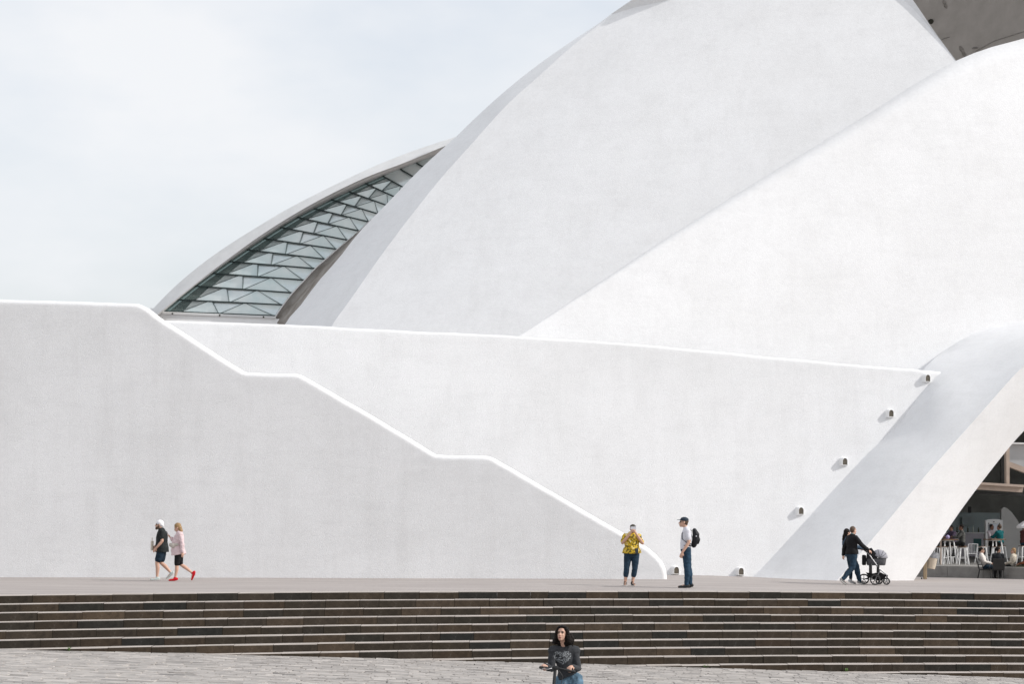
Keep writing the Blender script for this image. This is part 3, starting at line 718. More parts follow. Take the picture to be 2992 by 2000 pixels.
for x, y in ((2889, 1531), (2904, 1526), (2921, 1531)):
    bm = bmesh.new(); ball(bm, P(x, y, 108.98)-port.location, .03, seg=8); mesh_obj('stud', bm, M['black'], port)
# bar counter with glasses and bottles
cl = P(2835, 1640, 116)
ctr = thing('bar_counter', 'pale lilac bar counter at the back of the cafe', 'counter', (cl.x, cl.y, ZT))
bm = bmesh.new(); box(bm, (-1.4, -.3, 0), (.62, .35, 1.16), bev=.02); mesh_obj('body', bm, M['counter'], ctr)
bm = bmesh.new(); box(bm, (-1.46, -.36, 1.162), (.68, .4, 1.22), bev=.01); mesh_obj('top', bm, M['white_plain'], ctr)
bm = bmesh.new(); box(bm, (.1, -.302, .28), (.5, -.3, .9)); 
mesh_obj('front_panel', bm, mat('teal_panel', (.03, .12, .13), .5), ctr)
gl_m = mat('clear_bottle', (.55, .60, .55), .15); br_m = mat('dark_bottle', (.05, .06, .03), .2)
for i in range(7):
    bm = bmesh.new(); hh = .26+.05*(i % 3); lathe(bm, [(.035, 0), (.04, .02), (.04, hh*.6), (.014, hh*.8), (.014, hh)], 10)
    b = mesh_obj('bottle', bm, gl_m if i % 2 else br_m, None, 40); b.location = (cl.x-1.2+i*.27, cl.y+.05*(i % 2), ZT+1.22)
    tag(b, 'clear glass bottle standing on the lilac bar counter' if i % 2 else ('dark', 'dark', 'dark')[0]+' glass bottle standing on the lilac bar counter', 'bottle', 'dark bottles on the bar counter' if i % 2 == 0 else 'clear bottles on the bar counter')
# bar stools, tall tables, wire chair
def make_stool():
    t = thing('bar_stool', '', 'stool', group='white bar stools on the terrace')
    bm = bmesh.new(); box(bm, (-.155, -.155, .735), (.155, .155, .765), bev=.012); mesh_obj('seat', bm, M['wood'], t)
    bm = bmesh.new(); box(bm, (-.15, -.15, .70), (.15, .15, .734), bev=.012); mesh_obj('seat_frame', bm, M['white_steel'], t)
    for sx in (-1, 1):
        for sy in (-1, 1):
            bm = bmesh.new(); tube(bm, [(sx*.135, sy*.135, .70), (sx*.165, sy*.165, .40), (sx*.215, sy*.215, .008)], [(.026, .016)]*3, seg=8); mesh_obj('leg', bm, M['white_steel'], t, 50)
    for a, b in (((-1, -1), (1, -1)), ((1, -1), (1, 1)), ((1, 1), (-1, 1)), ((-1, 1), (-1, -1))):
        bm = bmesh.new(); tube(bm, [(a[0]*.18, a[1]*.18, .28), (b[0]*.18, b[1]*.18, .28)], .009, seg=6); mesh_obj('foot_rest', bm, M['white_steel'], t, 50)
    return t
stool0 = make_stool()
sp = [(2738, 98.6, 5, 'white bar stool with wooden seat, hard against the arch leg edge'), (2753, 99.6, 30, 'white bar stool with wooden seat, behind the litter bin'),
      (2776, 100.6, 12, 'white bar stool under the left tall table'), (2812, 98.4, 8, 'white bar stool with wooden seat before the man in grey'),
      (2868, 100.2, 20, 'white bar stool between the wire chair and the right tall table'), (2911, 99.2, 5, 'white bar stool in front of the right tall table'), (2925, 101.8, 15, 'white bar stool under the person in teal'), (2990, 101.5, 20, 'white bar stool at the parasol')]
for i, (x, D, a, lb) in enumerate(sp):
    loc = (P(x, 0, D).x, D, ZT); o = stool0 if i == 0 else dup(stool0, loc, R(a)); o.location = loc; o.rotation_euler = (0, 0, R(a)); o['label'] = lb
def make_table():
    t = thing('bar_table', '', 'table', group='tall white bar tables')
    bm = bmesh.new(); box(bm, (-.36, -.36, 1.03), (.36, .36, 1.075), bev=.012); mesh_obj('tabletop', bm, M['wood'], t)
    for sx in (-1, 1):
        for sy in (-1, 1):
            bm = bmesh.new(); tube(bm, [(sx*.20, sy*.20, 1.03), (sx*.31, sy*.31, .008)], [(.032, .02)]*2, seg=8); mesh_obj('leg', bm, M['white_steel'], t, 50)
    bm = bmesh.new(); box(bm, (-.215, -.215, .99), (.215, .215, 1.028)); mesh_obj('apron', bm, M['white_steel'], t)
    return t
tb0 = make_table(); tb0.location = (P(2768, 0, 100).x, 100, ZT); tb0['label'] = 'tall white-legged table with wooden top near the arch leg'; tb0.rotation_euler = (0, 0, R(14))
dup(tb0, (P(2906, 0, 100.6).x, 100.6, ZT), R(20), 'tall white-legged table with wooden top before the person in teal')
def make_wire_chair():
    t = thing('wire_chair', 'white slat-back metal chair between the tall tables', 'chair', (P(2842, 0, 99.4).x, 99.4, ZT), R(-15))
    bm = bmesh.new(); box(bm, (-.2, -.2, .44), (.2, .2, .465), bev=.01); mesh_obj('seat', bm, M['white_steel'], t)
    for sx in (-1, 1):
        bm = bmesh.new(); tube(bm, [(sx*.18, .18, .44), (sx*.22, .24, .008)], .014, seg=8); mesh_obj('leg', bm, M['white_steel'], t, 50)
        bm = bmesh.new(); tube(bm, [(sx*.18, -.18, .44), (sx*.21, -.23, .008)], .014, seg=8); mesh_obj('leg', bm, M['white_steel'], t, 50)
        bm = bmesh.new(); tube(bm, [(sx*.19, .19, .44), (sx*.2, .26, .86)], .013, seg=8); mesh_obj('back_post', bm, M['white_steel'], t, 50)
    bm = bmesh.new(); tube(bm, [(-.2, .26, .86), (0, .29, .875), (.2, .26, .86)], .014, seg=8); mesh_obj('top_rail', bm, M['white_steel'], t, 50)
    for k in range(5):
        bm = bmesh.new(); x = -.13+k*.065; tube(bm, [(x, .195, .46), (x, .28, .865)], .008, seg=6); mesh_obj('back_slat', bm, M['white_steel'], t, 50)
    return t
wire_chair = make_wire_chair()
def make_black_chair(loc, rz, label):
    t = thing('cafe_chair', label, 'chair', loc, rz, 'black cafe chairs on the platform')       # sitter faces -y
    bm = bmesh.new(); box(bm, (-.24, -.24, .385), (.24, .22, .42), bev=.015); mesh_obj('seat', bm, M['black'], t)
    bm = bmesh.new(); box(bm, (-.24, -.015, 0), (.24, .015, .46), Matrix.Translation((0, .225, .42)) @ Matrix.Rotation(R(-14), 4, 'X'), bev=.012); mesh_obj('backrest', bm, M['black'], t)
    for sx in (-1, 1):
        for y0, y1 in ((-.2, -.22), (.2, .28)):
            bm = bmesh.new(); tube(bm, [(sx*.22, y0, .39), (sx*.235, y1, .008)], .013, seg=8); mesh_obj('leg', bm, M['black'], t, 50)
        bm = bmesh.new(); tube(bm, [(sx*.25, .25, .60), (sx*.26, -.16, .62), (sx*.25, -.2, .40)], .012, seg=8); mesh_obj('armrest', bm, M['black'], t, 50)
    return t
def plat_at(px, D): X = P(px, 0, D).x; return Vector((X, D, z_plat(X, D)))
CH1 = plat_at(2877, 94.5); CH2 = plat_at(2917, 93.6); CH3 = plat_at(2957, 95.0)
make_black_chair(CH1, R(82), 'black chair carrying the woman in the white sweater')
make_black_chair(CH2, R(172), 'black chair seen from behind carrying the man in dark clothes')
make_black_chair(CH3, R(-120), 'black chair carrying the fair-haired person in cream')
# white parasol entering beside the grey sail wall
pl_ = P(3012, 0, 99); par = thing('parasol', 'white parasol whose edge enters beside the grey sail wall', 'parasol', (pl_.x, 99, ZT))
bm = bmesh.new(); ztop = P(3012, 1517, 99).z-ZT; zed = P(3012, 1538, 99).z-ZT; ra = 42/F*99
top_v = bm.verts.new((0, 0, ztop)); n = 10; r1 = [bm.verts.new((ra*math.cos(2*math.pi*k/n), ra*math.sin(2*math.pi*k/n), zed)) for k in range(n)]
r0 = [bm.verts.new((ra*.55*math.cos(2*math.pi*k/n), ra*.55*math.sin(2*math.pi*k/n), zed+(ztop-zed)*.62)) for k in range(n)]; r2 = [bm.verts.new((ra*.99*math.cos(2*math.pi*k/n), ra*.99*math.sin(2*math.pi*k/n), zed-.1)) for k in range(n)]
for k in range(n):
    j = (k+1) % n; bm.faces.new((top_v, r0[k], r0[j])); bm.faces.new((r0[k], r1[k], r1[j], r0[j])); bm.faces.new((r1[k], r2[k], r2[j], r1[j]))
solid(mesh_obj('canopy', bm, M['parasol'], par), .01)
bm = bmesh.new(); tube(bm, [(0, 0, .05), (0, 0, ztop-.01)], .025, seg=10); mesh_obj('pole', bm, M['white_steel'], par, 50)
bm = bmesh.new(); lathe(bm, [(.3, 0), (.3, .06), (.05, .09), (.04, .2)], 20); mesh_obj('base', bm, M['black'], par, 40)

# post with hanging litter bin by the arch leg
b0 = on_platform(2703, 1694)
bin_ = thing('litter_bin', 'beige hanging litter bin with liner on a weathered post at the arch leg', 'bin', b0)
sB = F/b0.y
bm = bmesh.new(); box(bm, (-.055, -.05, 0), (.055, .05, .74), bev=.012); mesh_obj('post', bm, M['post_wood'], bin_)
bm = bmesh.new(); box(bm, (-.13, -.02, 0), (-.085, .03, .05), bev=.01); mesh_obj('ground_bracket', bm, M['black'], bin_)
mt = Matrix.Translation((.20, .08, .33)) @ Matrix.Rotation(R(9), 4, 'Y')
bm = bmesh.new(); lathe(bm, [(.115, 0), (.13, .01), (.165, .42), (.15, .42), (.12, .05)], 24, mt); mesh_obj('bucket', bm, M['bin'], bin_, 40)
bm = bmesh.new(); lathe(bm, [(.17, .36), (.176, .40), (.172, .50), (.16, .53), (.12, .50), (.1, .44)], 24, mt)
for v in bm.verts: v.co += Vector((random.uniform(-1, 1), random.uniform(-1, 1), random.uniform(-1, 1)))*.008
mesh_obj('liner', bm, M['liner'], bin_, 60)
bm = bmesh.new(); tube(bm, [(.03, .02, .6), (.1, .05, .6)], .012, seg=8); mesh_obj('hook', bm, M['black'], bin_, 50)
# thin pale pole behind
q = plat_at(2754, 97.8); bm = bmesh.new(); tube(bm, [(q.x, 98.2, ZT), (q.x, 98.2, P(0, 1554, 98.2).z)], .03, seg=10)
o = mesh_obj('thin_pole', bm, M['beige'], None, 50); tag(o, 'thin pinkish pole rising from the terrace at the edge of the arch leg', 'pole')

# ------------------------------------------------------------------ people
SK1 = mat('skin_fair', (.56, .34, .25), .55, .06, 12); SK2 = mat('skin_tan', (.36, .20, .135), .55, .08, 12); SK3 = mat('skin_brown', (.22, .115, .075), .55, .08, 12)
def cloth(n, c, var=.18, sc=10, bump=.6, rough=.85, col2=None): return mat(n, c, rough, var, sc, bump, 45, col2=col2, spec=.2, bdist=.012)
EYE = mat('eye_dark', (.02, .015, .012), .3); LIP = mat('lip', (.36, .13, .11), .5); BROW = mat('brow_dark', (.02, .014, .01), .8)
Wv = lambda *a: Vector(a)
def hand(bm, wrist, d, n, side, curl=.35, sc=1.0):
    """palm, four unequal bent fingers and a thumb leaving the side of the palm; d along the hand, n out of the palm"""
    d = d.normalized(); n = (n-d*n.dot(d)).normalized(); s = d.cross(n)*side; k = .0105*sc
    tube(bm, [wrist-d*.01, wrist+d*.03*sc, wrist+d*.085*sc], [(.026*sc, .019*sc), (.036*sc, .019*sc), (.038*sc, .015*sc)], side=s, seg=10)
    for i, ln in enumerate((.072, .082, .077, .06)):
        b = wrist+d*.085*sc+s*(.028-.0185*i)*sc; p = [b-d*.01, b]; a = 0
        for f in (.45, .33, .22):
            a += curl*(.9 if f == .45 else 1.1); dd = d*math.cos(a)+n*math.sin(a); p.append(p[-1]+dd*ln*f*sc)
        tube(bm, p, [k, k, k*.95, k*.88, k*.75], seg=7)
    b = wrist+d*.03*sc+s*.03*sc; dd = (d*.65+s*.6+n*.35).normalized(); p = [b-s*.012, b+dd*.034*sc, b+dd*.034*sc+(d*.85+n*.35+s*.1).normalized()*.036*sc]
    tube(bm, p, [k*1.2, k*1.1, k*.85], seg=7)
class Person:
    def __init__(s, label, loc, yaw, h, J=None, hyaw=None, hpitch=0, skin=SK1, build=1.0, belly=0, voxel=.0085, group=None, headsc=1.0):
        s.yaw, s.h, s.k = R(yaw), h, h/1.75; k = s.k; s.bld = build
        s.fw = Wv(math.cos(s.yaw), math.sin(s.yaw), 0); s.lf = Wv(-math.sin(s.yaw), math.cos(s.yaw), 0)
        base = dict(pelvis=(0, 0, .96), waist=(0, 0, 1.10), chest=(0.01, 0, 1.28), neck=(0, 0, 1.46), head=(.025, 0, 1.615),
                    shL=(0, .185, 1.405), shR=(0, -.185, 1.405), elL=(-.02, .235, 1.12), elR=(-.02, -.235, 1.12), wrL=(.04, .245, .87), wrR=(.04, -.245, .87),
                    hpL=(0, .09, .91), hpR=(0, -.09, .91), knL=(.015, .095, .49), knR=(.015, -.095, .49), anL=(-.01, .095, .085), anR=(-.01, -.095, .085), toL=(.16, .11, .035), toR=(.16, -.11, .035))
        base.update(J or {}); s.J = {n: s.fw*v[0]*k+s.lf*v[1]*k+Wv(0, 0, v[2]*k) for n, v in base.items()}
        s.loc = Vector(loc); s.skin = skin; s.belly = belly; s.vx = voxel
        hy = R(hyaw if hyaw is not None else yaw); s.hf = Wv(math.cos(hy), math.sin(hy), 0)
        hl = Wv(-math.sin(hy), math.cos(hy), 0); up = Wv(0, 0, 1); f2 = s.hf*math.cos(R(hpitch))+up*math.sin(R(hpitch)); u2 = hl.cross(f2)*-1
        u2 = f2.cross(hl); s.HM = Matrix((f2, hl, u2)).transposed(); s.hk = k*headsc*1.02          # head axes: x forward, y left, z up
        s.label, s.group = label, group; s.ak = 1.0
    def H(s, x, y, z): return s.J['head']+s.HM @ Wv(x, y, z)*s.hk
    def hball(s, bm, c, r, seg=14): ball(bm, s.H(*c), tuple(q*s.hk for q in r), s.HM, seg)
    def torso_rings(s, e=0.0, hem=None):
        J = s.J; k = s.k; b = s.bld; pe, wa, ch, ne = J['pelvis'], J['waist'], J['chest'], J['neck']
        pts = [pe-Wv(0, 0, .07*k), pe+Wv(0, 0, .02*k), wa+s.fw*s.belly*.5, ch+s.fw*s.belly*.15, ch.lerp(ne, .55), ch.lerp(ne, .86)]
        rad = [(.150, .105), (.165, .118), (.143+.1*s.belly, .105+s.belly*.55), (.165, .122+.12*s.belly), (.172, .098), (.09, .07)]
        return pts, [((a*b)*k+e, (c*b)*k+e) for a, c in rad]
    def torso(s, bm, e=0.0, lo=0, hi=6, hem=None):
        p, r = s.torso_rings(e); p, r = p[lo:hi], r[lo:hi]
        if hem is not None: p = [hem[0]]+p; r = [hem[1]]+r
        tube(bm, p, r, side=s.lf, seg=20)
    def arm(s, bm, S, e=0.0, t0=0.0, t1=2.0):
        J = s.J; k = s.k*(.75+.25*s.bld)*s.ak; pts = [J['sh'+S], J['sh'+S].lerp(J['el'+S], .5), J['el'+S], J['el'+S].lerp(J['wr'+S], .35), J['wr'+S]]; rad = [.056*k, .050*k, .042*k, .042*k, .028*k]
        tt = [0, .5, 1, 1.35, 2]; P_, R_ = [], []
        for i in range(5):
            if tt[i] <= t1: P_.append(pts[i]); R_.append(rad[i]+e)
        if t1 not in tt:
            for i in range(4):
                if tt[i] < t1 < tt[i+1]: q = (t1-tt[i])/(tt[i+1]-tt[i]); P_.append(pts[i].lerp(pts[i+1], q)); R_.append(rad[i]*(1-q)+rad[i+1]*q+e)
        tube(bm, P_, R_, seg=12)
    def leg(s, bm, S, e=0.0, t1=2.0, e2=None):
        J = s.J; k = s.k*(.6+.4*s.bld); hp, kn, an = J['hp'+S], J['kn'+S], J['an'+S]; back = -s.fw*.015*k
        pts = [hp+Wv(0, 0, .03), hp.lerp(kn, .4), kn, kn.lerp(an, .35)+back, an.lerp(kn, .12), an]; rad = [.092*k, .082*k, .058*k, .057*k, .037*k, .038*k]; tt = [0, .4, 1, 1.35, 1.88, 2]; e2 = e if e2 is None else e2
        P_, R_ = [], []
        for i in range(6):
            if tt[i] <= t1+1e-6: P_.append(pts[i]); R_.append(rad[i]+e+(e2-e)*tt[i]/2)
            elif tt[i-1] < t1:
                q = (t1-tt[i-1])/(tt[i]-tt[i-1]); P_.append(pts[i-1].lerp(pts[i], q)); R_.append(rad[i-1]*(1-q)+rad[i]*q+e+(e2-e)*t1/2)
        tube(bm, P_, R_, seg=14)
    def body(s, hands=None, curl=.35, no_feet=False):
        bm = bmesh.new(); J = s.J; k = s.k; b = bm
        s.torso(bm, -.008)
        for S, sd in (('L', 1), ('R', -1)):
            tube(bm, [J['chest'].lerp(J['neck'], .5), J['sh'+S]], [.07*k, .056*k], seg=12)
            s.arm(bm, S); s.leg(bm, S)
            hd, hn = (hands or {}).get(S, (None, None)); hd = hd or (J['wr'+S]-J['el'+S])*.8+Wv(0, 0, -.06); hn = hn or (s.lf*-sd+s.fw*.2)
            hand(bm, J['wr'+S], hd, hn, -sd if False else sd, curl, k)
            f = (J['to'+S]-J['an'+S]); fl = Wv(f.x, f.y, f.z)
            tube(bm, [J['an'+S]-f.normalized()*.045*k-Wv(0, 0, .045*k), J['an'+S]+f*.45-Wv(0, 0, .012*k), J['to'+S]+f.normalized()*.03*k], [(.034*k, .034*k), (.040*k, .032*k), (.038*k, .018*k)], side=s.lf, seg=10)
        tube(bm, [J['chest'].lerp(J['neck'], .6), J['neck'], s.H(-.012, 0, -.05)], [.072*k*s.ak, .056*k*s.ak, .052*k*s.ak], seg=12)
        # head: cranium, jaw, cheeks, nose, ears, chin
        s.hball(bm, (-.012, 0, .035), (.098, .076, .096)); s.hball(bm, (.030, 0, -.035), (.064, .058, .080)); s.hball(bm, (.066, 0, -.092), (.026, .028, .022))
        tube(bm, [s.H(.082, 0, .012), s.H(.112, 0, -.028)], [.010*s.hk, .0165*s.hk], seg=8); s.hball(bm, (.088, 0, -.060), (.016, .024, .010), 8); s.hball(bm, (.088, 0, -.073), (.014, .020, .008), 8)
        for q in (-1, 1): s.hball(bm, (-.008, q*.078, -.005), (.020, .010, .033), 8); s.hball(bm, (.062, q*.034, -.024), (.022, .022, .022), 8); s.hball(bm, (.074, q*.03, .032), (.016, .028, .010), 8)
        me = remesh(bm, s.vx, 2); o = link('person', me, s.skin, None, 180); o.location = s.loc
        tag(o, s.label, 'person', s.group); s.o = o; return o
    def add(s, name, bm, m, vx=None, sm=3, wr=0.0, ws=9):
        me = remesh(bm, vx or s.vx, sm, wr, ws); return link(name, me, m, s.o, 180)
    def raw(s, name, bm, m, smooth=60): return mesh_obj(name, bm, m, s.o, smooth)
    def face(s, brow=BROW):
        for q in (-1, 1):
            bm = bmesh.new(); s.hball(bm, (.076, q*.031, .010), (.014, .016, .008), 10); s.raw('eye', bm, EYE)
            bm = bmesh.new(); tube(bm, [s.H(.088, q*.014, .026), s.H(.090, q*.032, .033), s.H(.078, q*.05, .026)], .0045*s.hk, seg=6); s.raw('eyebrow', bm, brow)
        bm = bmesh.new(); s.hball(bm, (.096, 0, -.061), (.009, .024, .0055), 10); s.hball(bm, (.096, 0, -.071), (.009, .020, .006), 10); s.raw('mouth', bm, LIP)
    def hair(s, m, blobs, tubes=(), vx=None):
        bm = bmesh.new()
        for c, r in blobs: s.hball(bm, c, r)
        for pts, rad in tubes: tube(bm, [s.H(*p) for p in pts], [q*s.hk for q in rad], seg=10)
        return s.add('hair', bm, m, vx, 1, .006, 30)
    def shirt(s, m, sleeve=.75, e=.020, lo=0, hem_drop=None, hem_r=(.0, .0), wr=.008, name='shirt', hi=6, sl_e=None, open_=0):
        bm = bmesh.new(); J = s.J; hem = None; p, r = s.torso_rings(e)
        if hem_drop: hem = (J['pelvis']-Wv(0, 0, hem_drop*s.k)+s.fw*hem_r[1]*.2, (r[1][0]+hem_r[0], r[1][1]+hem_r[1]))
        s.torso(bm, e, max(lo, 3) if hem_drop else lo, hi)
        if hem_drop: tube(bm, [hem[0], hem[0].lerp(p[2], .45), p[2], p[3]], [(hem[1][0]+.008, hem[1][1]+.03), (r[1][0]+.008+hem_r[0]*.7, r[1][1]+.026+s.belly*.3), (r[2][0], r[2][1]+.004), r[3]], side=s.lf, seg=20, cap=False)
        for S in 'LR':
            tube(bm, [J['chest'].lerp(J['neck'], .5), J['sh'+S]], [(.07*s.k+e), .058*s.k+e], seg=12)
            if sleeve: s.arm(bm, S, sl_e if sl_e is not None else e*.8, t1=sleeve)
        return s.add(name, bm, m, None, 3, wr)
    def pants(s, m, t1=1.95, e=.016, e2=None, wr=.006, name='trousers', top=3):
        bm = bmesh.new(); s.torso(bm, e*.8, 0, 2)
        for S in 'LR': s.leg(bm, S, e, t1, e2)
        return s.add(name, bm, m, None, 3, wr)
    def shoes(s, m, e=.012, name='shoe', sole=None):
        for S in 'LR':
            J = s.J; k = s.k; bm = bmesh.new(); f = (J['to'+S]-J['an'+S]).normalized(); dn = s.lf.cross(f)*-1
            dn = f.cross(s.lf); dn = dn if dn.z < 0 else -dn
            a = J['an'+S]; t = J['to'+S]
            tube(bm, [a-f*.035*k+dn*.04*k, a+f*.04*k+dn*.03*k, t+f*.022*k], [(.040*k+e*.4, .044*k), (.044*k+e*.3, .042*k), (.042*k, .022*k)], side=s.lf, seg=12)
            tube(bm, [a+dn*.02*k, a-dn*.01*k], .044*k, seg=12)
            o = s.add(name, bm, m, .007, 2)
            if sole:
                bm = bmesh.new(); tube(bm, [a-f*.04*k+dn*.07*k, a+f*.04*k+dn*.068*k, t+f*.03*k+dn*.016*k], [(.042*k, .012*k), (.046*k, .012*k), (.044*k, .012*k)], side=s.lf, seg=12)
                mesh_obj('sole', bm, sole, o, 60)

denim = cloth('dark_denim', (.018, .038, .062), .35, 7); black_c = cloth('black_cloth', (.012, .012, .013), .25); white_c = cloth('white_cloth', (.62, .62, .66), .06)
hair_dk = mat('hair_dark', (.011, .008, .0065), .6, .5, 30, .6, 60, stretch=(6, 6, 1), spec=.15); hair_br = mat('hair_brown', (.075, .042, .022), .55, .45, 30, .6, 60, stretch=(6, 6, 1))
hair_bl = mat('hair_blond_brown', (.17, .09, .035), .5, .5, 30, .6, 60, stretch=(6, 6, 1), col2=(.42, .27, .12)); shades = mat('sunglass_black', (.01, .01, .012), .15)
white_sole = mat('white_rubber', (.7, .7, .68), .6); dark_shoe = cloth('dark_shoe', (.035, .035, .036), .3)
phone_m = mat('phone_black', (.012, .012, .014), .2)
def glasses(p):
    bm = bmesh.new()
    for q in (-1, 1): p.hball(bm, (.084, q*.033, .012), (.010, .028, .021), 10); tube(bm, [p.H(.085, q*.058, .018), p.H(.03, q*.080, .018), p.H(-.01, q*.082, .012)], .004*p.hk, seg=6)
    tube(bm, [p.H(.095, -.012, .016), p.H(.095, .012, .016)], .004*p.hk, seg=6); p.raw('sunglasses', bm, shades)
def scale_at(loc): return F/loc.y
def height_for(loc, px): return px/scale_at(loc)

# --- bearded man strolling left
g = on_platform(474, 1697.5); hgt = height_for(g, 178)
p = Person('man in black tee, dark shorts and backward white cap walking left', g, 180, hgt, dict(
    head=(.085, 0, 1.60), neck=(.02, 0, 1.455), chest=(.0, 0, 1.27), shL=(-.01, .19, 1.40), shR=(.0, -.19, 1.40), elL=(-.035, .25, 1.13), wrL=(.13, .255, .94), elR=(.05, -.24, 1.13), wrR=(.22, -.22, 1.0),
    hpL=(.0, .09, .91), knL=(.13, .10, .50), anL=(.13, .10, .085), toL=(.29, .12, .035), knR=(.04, -.095, .50), anR=(-.24, -.095, .22), toR=(-.13, -.10, .085)), hyaw=183, skin=SK1, build=1.12, belly=.03)
p.body(hands={'L': (Wv(-.6, 0, -.75), Wv(0, .9, -.2))}, curl=.3); p.face()
p.shirt(cloth('black_tee', (.022, .026, .026), .3), sleeve=.62, e=.026, hem_drop=.15, hem_r=(.0, .005)); p.pants(cloth('dark_blue_shorts', (.014, .028, .045), .3), t1=.74, e=.024, e2=.045, name='shorts')
bm = bmesh.new()
for c, r in (((.058, 0, -.085), (.050, .052, .045)), ((.078, 0, -.105), (.035, .036, .038)), ((.02, .05, -.06), (.03, .014, .04)), ((.02, -.05, -.06), (.03, .014, .04))): p.hball(bm, c, r)
p.add('beard', bm, hair_br, .006, 1, .003, 30)
bm = bmesh.new(); p.hball(bm, (-.018, 0, .050), (.108, .086, .092)); p.hball(bm, (-.06, 0, .01), (.07, .08, .075)); tube(bm, [p.H(-.10, 0, -.01), p.H(-.135, 0, -.045)], [(.05*p.hk, .012), (.045*p.hk, .008)], side=p.lf, seg=10); p.add('cap', bm, mat('white_cap', (.78, .78, .80), .7), .008, 2)
glasses(p); p.shoes(cloth('pale_sandal', (.50, .56, .54), .08), sole=white_sole, name='sandal')
bm = bmesh.new()
for i in range(5): 
    for jx in range(4): 
        z = 1.30-.05*i; y = -.07+.045*jx
bmx = bmesh.new(); q = p.J['chest']-p.fw*(.122*p.k*1.12+.043); box(bmx, (-.006, -.075, -.17), (.0, .075, .09), Matrix.Translation(q+Wv(0, 0, .03)) @ p.HM.to_4x4()); p.raw('back_print', bmx, white_c)
bm.free()
tb = bmesh.new(); box(tb, (-.03, -.10, -.27), (.03, .10, 0), bev=.012); tube(tb, [(0, -.07, -.01), (0, -.05, .09), (0, .05, .09), (0, .07, -.01)], .006, seg=6)
o = mesh_obj('paper_bag', tb, mat('cream_paper', (.66, .60, .50), .8, .08, 8, .4, 12), None, 40); wr = p.J['wrR']; o.location = g+wr+p.fw*.10+Wv(0, 0, .13); tag(o, 'small cream bag carried in front by the bearded man in black', 'bag')

# --- woman with phone following him
g = on_platform(523, 1699); hgt = height_for(g, 170)
p = Person('woman in loose pink shirt, black shorts and red shoes walking while reading a phone', g, 180, hgt, dict(
    head=(.04, 0, 1.60), chest=(-.01, 0, 1.28), neck=(-.02, 0, 1.455), shL=(-.06, .16, 1.395), shR=(.03, -.17, 1.395), elR=(.12, -.20, 1.15), wrR=(.27, -.10, 1.30), elL=(-.13, .23, 1.12), wrL=(-.14, .25, .86),
    knL=(.05, .095, .49), anL=(.10, .095, .09), toL=(.26, .10, .035), knR=(-.03, -.09, .50), anR=(-.40, -.09, .235), toR=(-.37, -.10, .06)), hyaw=180, hpitch=-22, skin=SK1, build=.98, belly=.09)
p.body(hands={'R': (Wv(-.7, -.1, .7), Wv(0, .2, 1)), 'L': (Wv(.0, 0, -1), Wv(-.3, 1, 0))}); p.face()
p.shirt(cloth('pale_pink_shirt', (.66, .52, .53), .07, bump=.8), sleeve=1.85, e=.030, hem_drop=.17, hem_r=(.055, .04), wr=.014, name='loose_shirt', sl_e=.022)
p.pants(black_c, t1=.92, e=.022, name='shorts'); p.shoes(cloth('red_shoe', (.55, .012, .022), .15), sole=mat('red_sole', (.50, .02, .025), .6))
p.hair(hair_bl, [((-.025, 0, .05), (.105, .088, .095)), ((-.06, 0, -.02), (.065, .085, .09)), ((-.055, .05, -.10), (.05, .035, .07)), ((-.055, -.05, -.10), (.05, .035, .07)), ((-.075, 0, -.10), (.04, .06, .075))])
bm = bmesh.new(); box(bm, (-.004, -.036, -.075), (.004, .036, .075), bev=.003); o = mesh_obj('phone', bm, phone_m); o.location = g+p.J['wrR']+Wv(-.075, -.0, .115); o.rotation_euler = (0, R(-28), 0); tag(o, 'dark phone held up by the woman in the pink shirt', 'phone')
bm = bmesh.new(); c = p.J['pelvis']+p.fw*(.13)*p.k+Wv(0, -.17, .10); tube(bm, [c+Wv(-.11, .05, .02), c+Wv(-.02, 0, -.005), c+Wv(0.10, .0, .03)], [(.05, .035), (.075, .04), (.04, .03)], side=(0, 0, 1), seg=12)
pts = []
for k in range(13):
    a = 2*math.pi*k/12; pts.append(p.J['pelvis']+Wv(-.05, 0, .11)+Wv(math.cos(a)*.235*p.k, math.sin(a)*.215*p.k, 0.02*math.cos(a)))
tube(bm, pts, [(.008, .016)]*13, side=(0, 0, 1), seg=8); bm2 = remesh(bm, .008, 2); o = link('belt_bag', bm2, cloth('cream_bag', (.50, .46, .41), .1), None, 180); o.location = g; tag(o, 'cream belt bag strapped round the woman in pink', 'bag')

# --- woman in yellow photographing
g = on_platform(1846, 1712.5); hgt = height_for(g, 181)
p = Person('woman in yellow patterned blouse and cropped jeans raising a phone to her face', g, -90, hgt, dict(
    head=(.03, .03, 1.605), neck=(0, .015, 1.46), chest=(.0, .0, 1.27), pelvis=(0, .0, .95), shL=(.0, .19, 1.40), shR=(.0, -.19, 1.40), elL=(.12, .30, 1.19), wrL=(.22, .09, 1.50), elR=(.12, -.27, 1.20), wrR=(.22, -.035, 1.50),
    hpL=(0, .105, .9), hpR=(0, -.105, .9), knL=(.03, .085, .47), anL=(-.01, .02, .085), toL=(.15, .06, .035), knR=(.03, -.15, .47), anR=(-.01, -.185, .085), toR=(.16, -.20, .035)), hpitch=6, skin=SK1, build=1.22, belly=.035)
p.body(hands={'L': (Wv(-.35, -.25, .8), Wv(-.4, .8, 0)), 'R': (Wv(.35, -.25, .8), Wv(.4, .8, 0))}, curl=.5); p.face()
ym = bpy.data.materials.new('yellow_floral'); ym.use_nodes = True; t_ = ym.node_tree; b_ = t_.nodes['Principled BSDF']; b_.inputs['Roughness'].default_value = .8; tcn = t_.nodes.new('ShaderNodeTexCoord')
